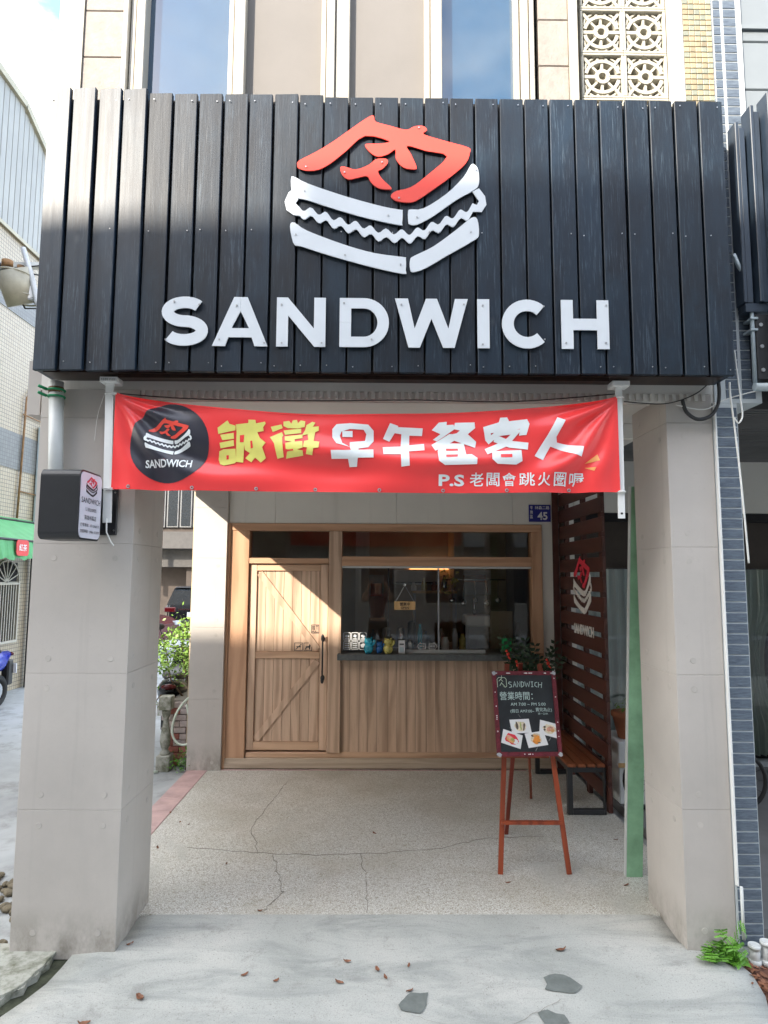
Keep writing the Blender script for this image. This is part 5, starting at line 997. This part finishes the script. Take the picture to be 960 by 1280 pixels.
LV = [(291, 1180, 1, 'curled dead leaf at the inner foot of the left front pillar'), (175, 1246, 1.5, 'large reddish dead leaf on the pale apron, left foreground'), (105, 1277, 1.2, 'dead leaf cut by the lower edge of the photo at left'), (306, 1219, .9, 'small brown leaf left of centre on the apron'), (345, 1226, .8, 'thin dead leaf near the middle of the apron'), (424, 1228, 1, 'round dark brown dead leaf right of the thin one on the apron'), (434, 1203, .9, 'dead leaf nearest the terrazzo edge at the centre of the apron'), (472, 1213, 1.1, 'upright reddish leaf right of centre on the apron'), (482, 1222, .8, 'brown leaf touching the upright reddish leaf'), (512, 1238, .9, 'pale brown leaf just above the largest cement patch'), (701, 1190, 1.4, 'bright red dead leaf on a clean part of the apron'), (511, 1208, .7, 'tiny dark leaf above the pale brown one'), (197, 1060, .9, 'pale leaf near the pink border on the terrazzo'), (213, 1016, .8, 'orange leaf on the pink border'), (225, 1028, .7, 'small brown leaf beside the pink border'), (468, 1042, .9, 'red leaf on the terrazzo left of the easel'), (325, 1144, .7, 'dark leaf on the seam between terrazzo and apron'), (283, 1080, .6, 'tiny leaf at the crack in the terrazzo'), (635, 1104, .8, 'brown leaf below the front leg of the easel'), (783, 1107, 1, 'brown leaf at the foot of the green post'), (236, 1031, .6, 'smallest leaf on the terrazzo near the left border'), (770, 1050, .8, 'brown leaf between the bench and the green post')]
for i, (px, py, s, lab) in enumerate(LV):
    z = 0 if py < 1141 else None
    x, y = PG(px, py, 0 if z == 0 else -.02)
    zz = .001 if z == 0 else apz(y)+.002
    if i == 0: x, y, zz = -1.24, 3.40, -.012
    if i in (1, 2): pass
    o = link('dead_leaf', lms[i % 4], None, None, (x, y, zz), (random.uniform(-.15, .15), random.uniform(-.15, .15), random.uniform(0, 6.28)), (s, s, s)); o['label'] = lab; o['category'] = 'leaf'; o['group'] = 'dead leaves on the ground'
b = MB(); rr = random.Random(31)
for i in range(240):
    y = 3.31-rr.random()*.75; x = 1.80+.16*(3.31-y)+rr.gauss(0, .045); a = rr.uniform(0, 6.28); l_ = rr.uniform(.012, .03); d = Vector((math.cos(a), math.sin(a), rr.uniform(-.2, .4)))*l_; w_ = Vector((-d.y, d.x, rr.uniform(-.01, .01)))*.4; p = Vector((x, y, -.045+rr.random()*.02)); b.quad(p-d, p+w_, p+d, p-w_)
o = b.build('leaf_litter', 'deadleaf'); o['kind'] = 'stuff'; o['label'] = 'dead leaves heaped in the soil strip at lower right'
# ================================================================== PLANTER LEFT BACK
pb = thing('brick_planter', 'low planter of worn red and whitewashed bricks beside the back left pillar', 'planter', (-1.95, 6.6, -.06))
MB().box(-2.09, -1.82, 6.56, 7.3, -.06, .58).build('planter_core', 'crack', pb)
bk = [unit_box('brick', m_, .118, .03, .055, .004) for m_ in ('brick', 'brick2')]; rr = random.Random(6)
for r_ in range(10):
    for c_ in range(3):
        x = -2.04+(c_)*.124 - (.06 if r_ % 2 else 0); w = 1
        if x > -1.80: continue
        piece('brick', bk[rr.random() < .62], pb, (x+.0, 6.548+rr.uniform(-.004, .004), -.02+r_*.062), (0, 0, rr.uniform(-.02, .02)))
bal = thing('concrete_baluster', 'weathered urn shaped concrete baluster post standing in front of the brick planter', 'baluster', (-2.08, 6.42, -.05))
MB().box(-2.14, -2.01, 6.35, 6.48, -.06, .09, .006).build('block', 'slab', bal); MB().box(-2.135, -2.015, 6.355, 6.475, .52, .65, .006).build('block', 'slab', bal)
MB().lathe((-2.075, 6.415, .09), [(.045, 0), (.05, .02), (.028, .045), (.04, .07), (.052, .13), (.047, .19), (.032, .28), (.024, .34), (.038, .37), (.042, .40), (.042, .43)]).build('shaft', 'slab', bal)
o = MB().tube([(a, 6.36, b_) for a, b_ in catmull([PXY(px, py, 6.36) for px, py in ((243, 868), (232, 876), (220, 893), (215, 915), (222, 929), (234, 930), (240, 915), (236, 893), (233, 880))], 5, False)], .012, 8).build('garden_hose', 'hose'); o['label'] = 'pale garden hose looped over the brick planter'; o['category'] = 'hose'
o = MB().tube([(-2.1, 6.3, -.04), (-2.2, 6.28, -.04), (-2.28, 6.22, -.04), (-2.22, 6.14, -.04), (-2.1, 6.16, -.04)], .012, 8).build('hose_end', 'hose'); o['label'] = 'end of pale hose lying on the ground left of the baluster'; o['category'] = 'hose'
def shrub(name, label, boxes, nleaf, mat, stems, size=.035, seed=1, loc=(0, 0, 0)):
    t = thing(name, label, 'shrub', loc); rr = random.Random(seed); bs = MB()
    for s_ in stems: bs.tube(s_, [.012*(1-.7*i/(len(s_)-1)) for i in range(len(s_))], 5)
    bs.build('branches', 'bark', t); bl = MB()
    cl_ = [(Vector(c0) + Vector((rr.gauss(0, 1)*rx, rr.gauss(0, 1)*ry, rr.gauss(0, 1)*rz))*.75, rr.uniform(.03, .09)) for c0, rx, ry, rz, n_ in boxes for _ in range(n_)]
    for i in range(nleaf):
        c0, r_ = rr.choice(cl_); p = c0+Vector((rr.gauss(0, r_), rr.gauss(0, r_), rr.gauss(0, r_*.8))); d = Vector((rr.gauss(0, 1), rr.gauss(0, 1), rr.gauss(-.2, .7))).normalized()*size*rr.uniform(.5, 1.1); w_ = d.cross(Vector((rr.gauss(0, 1), rr.gauss(0, 1), rr.gauss(0, 1)))).normalized()*d.length*.45; bl.quad(p-d*.5, p+w_*.6, p+d*.5, p-w_*.6)
    bl.build('foliage', mat, t); return t
shrub('leafy_shrub', 'leafy green shrub with yellow-green tips growing from the brick planter by the alley', [((-2.02, 6.75, .98), .17, .18, .15, 22), ((-2.2, 6.72, .92), .12, .12, .12, 12), ((-2.0, 6.7, 1.25), .10, .1, .10, 9), ((-2.22, 6.65, 1.18), .05, .05, .05, 3), ((-2.28, 6.5, .52), .06, .05, .05, 4), ((-1.88, 6.8, .9), .10, .15, .16, 12)], 2100, 'leaf2', [[(-1.95, 6.8, .5), (-2.0, 6.78, .8), (-2.05, 6.75, 1.1), (-2.0, 6.7, 1.35)], [(-1.98, 6.8, .5), (-2.15, 6.75, .75), (-2.22, 6.68, 1.2)], [(-2.0, 6.75, .55), (-2.2, 6.6, .62), (-2.28, 6.5, .5)], [(-1.9, 6.8, .5), (-1.86, 6.8, .9), (-1.83, 6.78, 1.2)]], .05, 5, (-1.98, 6.75, .5))
shrub('small_weed', 'small green weed at the foot of the back left pillar', [((-1.86, 6.38, .06), .03, .03, .04, 6)], 260, 'leaf3', [[(-1.86, 6.4, -.05), (-1.85, 6.38, .1)]], .03, 6, (-1.86, 6.4, -.05))
# ================================================================== SCOOTERS
def scooter(paint, label, loc, rz):
    t = thing('scooter', label, 'scooter', (0, 0, 0), 'scooters parked in the alley')
    for x in (-.62, .62):
        w_ = MB().torus((x, 0, .24), .19, .052, 'Y', 26, 10).build('wheel', 'rubber', t); MB().cyl((x, -.03, .24), (x, .03, .24), .13, 14).build('rim', 'silver', w_)
    MB().tube([(.60, 0, .24), (.50, 0, .55), (.42, 0, .98)], .03, 8).build('fork', 'black', t)
    b = MB(); sec = [(.66, .46, .05, .05), (.58, .60, .13, .11), (.50, .78, .17, .12), (.44, .95, .12, .08), (.42, 1.02, .05, .04)]
    b.tube([(s_[0], 0, s_[1]) for s_ in sec], [s_[2] for s_ in sec], 12); b.build('front_shield', paint, t)
    MB().ell((.66, 0, .45), .24, .075, .07).build('front_fender', paint, t)
    MB().box(-.1, .42, -.15, .15, .26, .34, .02).build('floorboard', 'black', t)
    MB().tube([(.02, 0, .42), (-.10, 0, .56), (-.35, 0, .62), (-.62, 0, .66), (-.86, 0, .74)], [.12, .17, .18, .15, .05], 14).build('rear_body', paint, t)
    MB().ell((-.28, 0, .80), .40, .15, .075).build('seat', 'black', t)
    MB().box(-.55, .0, -.10, .10, .16, .42, .03).build('engine', 'rubber', t); MB().cyl((-.1, -.16, .26), (-.75, -.18, .34), .05, 12).build('exhaust', 'silver', t)
    MB().tube([(.36, -.32, 1.06), (.42, -.1, 1.0), (.42, .1, 1.0), (.36, .32, 1.06)], .018, 8).build('handlebar', 'black', t)
    for s in (-1, 1): MB().tube([(.40, s*.22, 1.04), (.42, s*.30, 1.22)], .007, 6).ell((.42, s*.31, 1.26), .015, .06, .04).build('mirror', 'black', t)
    MB().ell((.56, 0, .86), .05, .09, .06).build('headlight', 'silver', t); MB().ell((-.88, 0, .74), .03, .08, .03).build('taillight', 'taillight', t)
    pl_ = MB().box(-.93, -.915, -.10, .10, .46, .60).build('number_plate', 'card', t); MB().box(-.92, -.80, -.06, .06, .30, .66, .02).build('rear_fender', 'black', t)
    t.location = loc; t.rotation_euler = (0, 0, rz); return t
scooter('blue', 'blue scooter parked by the wall of the left neighbour, cut by the photo edge', (-5.46, 8.55, -.06), R(-96))
scooter('carblack', 'black scooter with white number plate behind the green shrub', (-2.32, 7.6, -.06), R(100))
# ================================================================== CARS
def car(paint, label, loc, rz, L_=4.3, Wd=1.75, H_=1.62, suv=True):
    t = thing('parked_car', label, 'car', (0, 0, 0), 'cars parked in the alley'); hw = Wd/2
    prof = [(-L_/2, .45), (-L_/2+.02, .85), (-L_/2+.10, 1.02), (L_/2-1.15, 1.00), (L_/2-.25, .86), (L_/2, .70), (L_/2, .35), (L_/2-.3, .24), (-L_/2+.3, .24)]
    b = MB(); bm = b.bm; ring = []
    ws = [-1, -.94, .94, 1]
    for k_ in (-1, -.86, .86, 1):
        ring.append([bm.verts.new((x*(1 if abs(k_) < .9 else .975), hw*k_, z if abs(k_) < .9 else .30+(z-.30)*.93)) for x, z in prof])
    for A, B2 in zip(ring, ring[1:]):
        for i in range(len(prof)): bm.faces.new((A[i], A[(i+1) % len(prof)], B2[(i+1) % len(prof)], B2[i]))
    bm.faces.new(ring[0]); bm.faces.new(ring[-1][::-1]); bmesh.ops.bevel(bm, geom=bm.edges[:], offset=.03, segments=2, affect='EDGES', clamp_overlap=True)
    b.build('body', paint, t)
    cab = [(-L_/2+.12, 1.0), (-L_/2+.34, H_-.08), (-L_/2+.55, H_), (L_/2-2.1, H_), (L_/2-1.25, 1.0)]; b = MB(); rg = []
    for k_ in (-.93, -.76): pass
    lo = hw*.93; hi = hw*.76
    V0 = [[b.bm.verts.new((x, s*(lo + (hi-lo)*(z-1.0)/(H_-1.0)), z)) for x, z in cab] for s in (-1, 1)]
    for i in range(len(cab)): b.bm.faces.new((V0[0][i], V0[0][(i+1) % 5], V0[1][(i+1) % 5], V0[1][i]))
    b.bm.faces.new(V0[0]); b.bm.faces.new(V0[1][::-1]); b.build('glasshouse', 'carglass', t)
    MB().box(-L_/2+.42, L_/2-2.05, -hi-.01, hi+.01, H_-.03, H_+.03, .03).build('roof', paint, t)
    for s in (-1, 1):
        for x0, x1 in ((-L_/2+.20, -L_/2+.44), (-.35, -.27), (L_/2-1.28, L_/2-2.06)):
            zz = (1.0, H_-.02); MB().bar((x0, s*(lo+.004), zz[0]), (x1, s*(hi+.006), zz[1]), .06, .03).build('pillar', paint, t)
        MB().box(-L_/2-.004, -L_/2+.20, s*hw*.62, s*hw*.99, .80, .94, .02).build('tail_light', 'taillight', t)
        MB().box(L_/2-.20, L_/2+.0, s*hw*.60, s*hw*.93, .62, .76, .02).build('headlight', 'silver', t)
        MB().box(.68, .86, s*(hw+.0), s*(hw+.16), 1.0, 1.12, .03).build('mirror', paint, t)
        for x in (-L_/2+.78, L_/2-.82):
            w_ = MB().torus((x, s*(hw-.10), .33), .235, .095, 'Y', 26, 10).build('wheel', 'rubber', t); MB().cyl((x, s*(hw-.17), .33), (x, s*(hw-.035), .33), .20, 16).build('rim', 'silver', w_)
    MB().box(-L_/2-.03, -L_/2+.1, -hw*.92, hw*.92, .32, .58, .04).build('bumper', 'black', t); MB().box(-L_/2-.025, -L_/2+.0, -.20, .20, .66, .80).build('number_plate', 'card', t); MB().box(-L_/2-.022, -L_/2+.0, -.45, .45, .86, .90).build('trim_strip', 'chrome', t)
    t.location = loc; t.rotation_euler = (0, 0, rz); return t
car('carblack', 'dark SUV with red tail lights seen between the left pillars', (-5.45, 20.8, -.06), R(93), H_=1.5)
car('carred', 'dark red car parked in front of the dark SUV at the left', (-6.85, 15.6, -.06), R(-12), 3.7, 1.62, 1.42)
# ================================================================== LEFT NEIGHBOUR (side wall at x = -6)
ln = thing('left_neighbour_building', 'left neighbour building with cream tiled side wall, grey tile band and metal sided top', 'building', (-8, 8, 0)); XW = -6.0
A_ = lambda nm, mt, *a, **k_: MB().box(*a, **k_).build(nm, mt, ln)
A_('tiled_wall', 'tilewall', -12, XW, 3.3, 11.05, -.06, 7.40); A_('grey_band', 'tilegrey', XW-.3, XW+.012, 3.29, 11.06, 6.10, 6.75); A_('grey_band', 'tilegrey', XW-.3, XW+.012, 3.29, 11.06, 3.55, 4.15)
A_('upper_core', 'siding', -12, XW-.02, 3.32, 11.0, 7.401, 9.0)
# siding: separate ribs, sloped gable edge running down to the back
b = MB()
sd = unit_box('siding_rib', 'siding', .05, .10, 1, .004)
for i in range(52):
    y = 3.4+i*.148; zt = 9.75 - .0*y - max(0, (y-9.6))*1.0*0; zt = 9.9-(y-3.4)*.04 if y < 9.9 else 9.64-(y-9.9)*.45
    o = piece('siding_rib', sd, ln, (XW-.0, y, (7.36+zt)/2), sc=(1, 1.35, zt-7.36))
MB().bar((XW+.02, 3.3, 9.95), (XW+.02, 9.95, 9.68), .12, .12).bar((XW+.02, 9.95, 9.68), (XW+.02, 11.1, 9.12), .12, .12).build('roof_gutter', 'siding_trim', ln)
A_('corner_trim', 'siding_trim', XW-.03, XW+.05, 10.98, 11.10, 7.2, 9.15); A_('lower_trim', 'siding_trim', XW+.03, XW+.055, 3.3, 11.05, 7.33, 7.39)
# ground floor: arched grille window, awning
A_('window_recess', 'darkgap', XW-.05, XW+.004, 10.0, 10.62, .75, 2.02)
wf = MB(); y0, y1, zsp = 9.95, 10.66, 1.72; yc = (y0+y1)/2; rad_ = (y1-y0)/2
wf.box(XW+.004, XW+.04, y0, y1, .72, .76); wf.box(XW+.004, XW+.04, y0, y0+.03, .761, zsp); wf.box(XW+.004, XW+.04, y1-.03, y1, .761, zsp); wf.box(XW+.005, XW+.035, y0, y1, 1.66, 1.69)
for i in range(9): wf.box(XW+.012, XW+.028, y0+.06+i*.07, y0+.078+i*.07, .761, 1.659)
for i in range(9): a = math.pi*i/8; wf.bar((XW+.02, yc, 1.70), (XW+.02, yc+rad_*math.cos(a), 1.70+rad_*math.sin(a)), .014)
wf.tube([(XW+.02, yc+rad_*math.cos(math.pi*i/16), 1.70+rad_*math.sin(math.pi*i/16)) for i in range(17)], .014, 6)
wf.build('window_grille', 'cream', ln)
aw = thing('green_awning', 'green cloth awning with a small red sign over the arched grille window', 'awning', (-5.6, 9.8, 2.2)); b = MB()
for i in range(70):
    ya_, yb_ = 7.6+i*.05, 7.65+i*.05; s0, s1 = .02*math.sin(i*1.3), .02*math.sin((i+1)*1.3)
    b.quad((XW, ya_, 2.75), (XW, yb_, 2.75), (XW+.75+s1*.3, yb_, 2.32), (XW+.75+s0*.3, ya_, 2.32)); b.quad((XW+.75+s0*.3, ya_, 2.32), (XW+.75+s1*.3, yb_, 2.32), (XW+.78+s1, yb_, 2.05+.02*math.sin(i+1)), (XW+.78+s0, ya_, 2.05+.02*math.sin(i)))
b.build('cloth', 'greencloth', aw); rs = MB().poly(rrect(8.94+.20, 9.26+.20, 2.10, 2.33, .06), .01, plane((XW+.80, 0, 0), (0, 1, 0), (0, 0, 1), (1, 0, 0)), 0).build('round_sign', 'redsign', aw); text('sign_lettering', '紅茶', plane((XW+.812, 0, 0), (0, 1, 0), (0, 0, 1), (1, 0, 0)), (9.2, 9.4, 2.17, 2.27), 'card', rs, .01)
MB().tube([(XW+.1, 7.6, 2.7), (XW+.1, 11.1, 2.7)], .02, 6).tube([(XW+.75, 7.6, 2.33), (XW+.75, 11.1, 2.33)], .02, 6).build('awning_frame', 'black', aw)
o = MB().box(XW+.05, XW+.13, 10.92, 11.0, -.06, 2.7).build('awning_post', 'black'); o['label'] = 'dark post standing at the right end of the green awning'; o['category'] = 'post'
t = thing('facade_pipes', 'rusty thin pipe and grey cabinet duct on the tiled wall of the left neighbour', 'pipe', (-5.9, 10.6, 3))
MB().tube([(XW+.04, 10.45, 2.75), (XW+.04, 10.52, 4.8), (XW+.04, 10.9, 5.25)], .018, 6).build('rusty_pipe', 'rust', t); MB().box(XW+.02, XW+.14, 10.96, 11.14, 2.55, 4.4, .01).build('duct', 'conduit', t); MB().tube([(XW+.06, 11.2, 2.2), (XW+.06, 11.2, 5.6)], .035, 8).build('riser', 'rust', t)
for z in (3.2, 4.5): MB().tube([(XW+.04, 10.45, z), (XW+.04, 11.2, z)], .012, 6).build('cross_pipe', 'rust', t)
mt_ = thing('electric_meter', 'small round-faced electric meter among the wires at far left', 'meter', (-4.3, 8.1, 5.0)); xm, zm = PXY(41, 368, 8.0); MB().cyl((xm, 7.93, zm), (xm, 8.03, zm), .10, 18).build('case', 'silver', mt_); MB().cyl((xm, 7.925, zm), (xm, 7.93, zm), .08, 18).build('dial', 'card', mt_)
tr = thing('pole_transformer', 'cream cylindrical transformer hanging among cables at the far left', 'transformer', (-4.6, 8, 5.2)); x_, z_ = PXY(19, 358, 8.0)
MB().cyl((x_-.0, 7.9, z_+.18), (x_+.08, 8.1, z_-.20), .21, 20).torus((x_+.01, 7.93, z_+.12), .212, .012, 'Z', 24, 6).torus((x_+.07, 8.07, z_-.14), .212, .012, 'Z', 24, 6).build('tank', 'transf', tr); MB().cyl((x_-.06, 7.9, z_+.22), (x_-.06, 7.9, z_+.30), .07, 10).cyl((x_+.06, 8.0, z_+.2), (x_+.06, 8.0, z_+.28), .05, 10).build('bushing', 'rust', tr)
MB().bar((x_-1.6, 8.05, z_+.33), (x_+.75, 8.05, z_+.30), .07, .07).build('cross_arm', 'pvc', tr); MB().tube([(x_+.10, 7.95, z_+.5), (x_+.24, 7.95, z_+.1), (x_+.35, 7.9, z_-.25), (x_+.5, 7.9, z_-.5)], .035, 8).build('insulated_lead', 'silver', tr)
for i in range(5):
    dx = i*.06; o = MB().tube([(x_-1.5, 8-.1*i, z_+.55+dx), (x_-.3, 8, z_+.45-dx), (x_+.15+dx, 8, z_+.15*(i-2)), (x_+.38, 8, z_-.30-dx), (x_+.9, 8, z_-.9)], .012, 5).build('cable', 'cable'); o['label'] = ['highest', 'second highest', 'middle', 'second lowest', 'lowest'][4-i] + ' of the black overhead cables behind the cream transformer'; o['category'] = 'cable'; o['group'] = 'black overhead cables by the transformer'
# far building seen between the pillars, plus a beige block behind the left neighbour
fb = thing('far_apartment_building', 'brown and grey apartment building with balconies at the end of the alley', 'building', (-8, 24, 0))
E_ = lambda nm, mt, *a, **k_: MB().box(*a, **k_).build(nm, mt, fb)
E_('wall', 'darkwall', -11, -4.2, 24, 30, -.06, 10); E_('balcony_slab', 'room_d', -11, -4.6, 22.6, 24, 2.75, 3.35); E_('lower_wall', 'darkwall', -7.0, -5.2, 23.3, 23.99, -.06, 2.1); E_('lower_beam', 'room_d', -9, -4.6, 23.1, 23.99, 2.1, 2.74)
for i in range(14):
    x = -11+i*.5; fm = MB().box(x, x+.44, 23.9, 23.99, 3.6, 5.2).build('window', 'greyb', fb); MB().box(x+.05, x+.39, 23.885, 23.899, 3.65, 5.15).build('pane', 'orange' if i == 12 else 'carglass', fm)
for i in range(4):
    E_('window', 'carglass', -10.5+i*1.6, -9.5+i*1.6, 23.95, 23.99, 6.4, 8.0)
for i in range(4): E_('balcony_post', 'darkgap', -9.2+i*1.3, -9.1+i*1.3, 22.7, 22.8, 2.0, 2.749)
bb_ = thing('beige_back_building', 'beige building behind the alley at the far left', 'building', (-9, 14, 0))
MB().box(-12, -6.25, 11.3, 13.6, -.06, 9.0).build('wall', 'beige', bb_); MB().box(-6.6, -6.2, 11.2, 11.29, 2.8, 3.4).build('window', 'cream', bb_); MB().box(-6.24, -6.15, 11.4, 13.5, 4.0, 4.2).build('ledge', 'greyb', bb_)
t = thing('far_right_building', 'grey building closing the alley behind the shop', 'building', (-2, 30, 0)); MB().box(-4.1, 4, 26, 32, -.06, 9).build('wall', 'greyb', t)
# ================================================================== HOUSES ACROSS THE ROAD (reflected in the glass; their roofs shade the street)
ob = thing('row_house_across_road', 'four-storey row house across the road behind the camera', 'building', (-14, -10, 0))
def opp(t, x0, x1, H_, mt):
    MB().box(x0, x1, -14, -8, -.06, H_).build('wall', mt, t)
    nfl = int(H_/3)
    for f_ in range(nfl):
        n_ = max(1, int((x1-x0)/1.8))
        for i in range(n_):
            xa_ = x0+(i+.2)*(x1-x0)/n_; xb2 = x0+(i+.8)*(x1-x0)/n_
            w_ = MB().box(xa_, xb2, -8.0, -7.95, f_*3+.9, f_*3+2.4).build('window', 'cream', t); MB().box(xa_+.06, xb2-.06, -7.95, -7.93, f_*3+.96, f_*3+2.34).build('pane', 'carglass', w_)
        MB().box(x0, x1, -8, -7.6, f_*3+2.75, f_*3+2.95).build('ledge', 'greyb', t)
opp(ob, -30, -11.02, 12.37, 'tilewall' if False else 'opp')
for x0, x1, H_, mt, lab in ((-11, -5, 12.62, 'greyb', 'grey row house across the road, tallest of the row'), (-4.98, 1.0, 12.2, 'opp', 'pale row house across the road right behind the camera'), (1.02, 8, 12.0, 'opp', 'beige row house across the road to the right'), (8.02, 26, 11.6, 'greyb', 'long grey row house across the road at far right')):
    t = thing('row_house_across_road', lab, 'building', ((x0+x1)/2, -10, 0), 'row houses across the road'); opp(t, x0, x1, H_, mt)

# ================================================================== PHOTOGRAPHER (seen only as a reflection in the serving window)
def with_skin_layer(pts, edges):
    bm = bmesh.new(); bm.verts.layers.skin.verify(); vs = [bm.verts.new(p[:3]) for p in pts]; [bm.edges.new((vs[a], vs[b_])) for a, b_ in edges]
    me = bpy.data.meshes.new('figure'); bm.to_mesh(me); bm.free(); return me
def figure(name, pts, edges, mat, parent):
    me = with_skin_layer(pts, edges); o = bpy.data.objects.new(name, me); C.objects.link(o); o.modifiers.new('skin', 'SKIN'); o.modifiers.new('smooth', 'SUBSURF').levels = 2
    for i, v in enumerate(me.skin_vertices[0].data): v.radius = (pts[i][3], pts[i][4] if len(pts[i]) > 4 else pts[i][3]); v.use_root = i == 0
    bpy.context.view_layer.update(); m2 = bpy.data.meshes.new_from_object(o.evaluated_get(bpy.context.evaluated_depsgraph_get())); bpy.data.objects.remove(o)
    for f in m2.polygons: f.use_smooth = True
    off = OFF.get(parent.name, Vector()); m2.name = name
    for v in m2.vertices: v.co -= off
    m2.materials.clear(); return link(name, m2, mat, parent)
M['skin'] = simple('skin', (.42, .26, .18), .55, .05); M['shirt'] = simple('dark_red_shirt', (.10, .015, .02), .8, .1); M['shorts'] = simple('dark_shorts', (.03, .03, .035), .8)
GZ = -.058; py_ = -.42
man = thing('person', 'person in a dark red shirt holding up a phone, seen as a reflection', 'person', (0, py_, GZ))
J = [(0, py_, .92, .13, .10), (0, py_, 1.12, .12, .09), (0, py_, 1.34, .15, .095), (0, py_, 1.47, .06), (0, py_+.01, 1.56, .055), (0, py_+.01, 1.64, .085, .095), (0, py_+.01, 1.74, .07, .08),
     (-.17, py_, 1.40, .06), (-.30, py_+.14, 1.36, .045), (-.16, py_+.28, 1.66, .034), (-.09, py_+.31, 1.74, .028), (.17, py_, 1.40, .06), (.30, py_+.14, 1.36, .045), (.16, py_+.28, 1.66, .034), (.09, py_+.31, 1.74, .028),
     (-.10, py_, .86, .095), (-.12, py_+.02, .46, .062), (-.13, py_, .05, .042), (-.13, py_+.13, GZ+.05, .035), (.10, py_, .86, .095), (.12, py_+.02, .46, .062), (.13, py_, .05, .042), (.13, py_+.13, GZ+.05, .035)]
Eg = [(0, 1), (1, 2), (2, 3), (3, 4), (4, 5), (5, 6), (2, 7), (7, 8), (8, 9), (9, 10), (2, 11), (11, 12), (12, 13), (13, 14), (0, 15), (15, 16), (16, 17), (17, 18), (0, 19), (19, 20), (20, 21), (21, 22)]
for s_ in (-1, 1):                                      # fingers curled round the phone
    w = 10 if s_ < 0 else 14; b0 = J[w]
    for f_ in range(4):
        n0 = len(J); J += [(b0[0]-s_*.005*f_, b0[1]+.035, b0[2]+.055-.018*f_, .009), (b0[0]-s_*(.035-.004*f_), b0[1]+.050, b0[2]+.060-.018*f_, .008)]; Eg += [(w, n0), (n0, n0+1)]
    n0 = len(J); J += [(b0[0]-s_*.03, b0[1]+.0, b0[2]+.03, .010), (b0[0]-s_*.05, b0[1]+.012, b0[2]+.045, .008)]; Eg += [(w, n0), (n0, n0+1)]
figure('body', J, Eg, 'skin', man)
figure('shirt', [(0, py_, .90, .15, .12), (0, py_, 1.12, .14, .11), (0, py_, 1.34, .168, .112), (0, py_, 1.455, .075), (-.17, py_, 1.40, .078), (-.25, py_+.085, 1.375, .068), (.17, py_, 1.40, .078), (.25, py_+.085, 1.375, .068)], [(0, 1), (1, 2), (2, 3), (2, 4), (4, 5), (2, 6), (6, 7)], 'shirt', man)
figure('shorts', [(0, py_, .93, .15, .12), (-.10, py_, .84, .115), (-.12, py_+.01, .52, .09), (.10, py_, .84, .115), (.12, py_+.01, .52, .09)], [(0, 1), (1, 2), (0, 3), (3, 4)], 'shorts', man)
MB().ell((0, py_-.01, 1.70), .092, .098, .085).build('hair', 'ink', man)
ph = thing('phone', 'black phone held up in both hands by the reflected person', 'phone', (0, -.07, 1.80)); MB().box(-.075, .075, -.078, -.070, 1.765, 1.84, .003).build('case', 'black', ph)
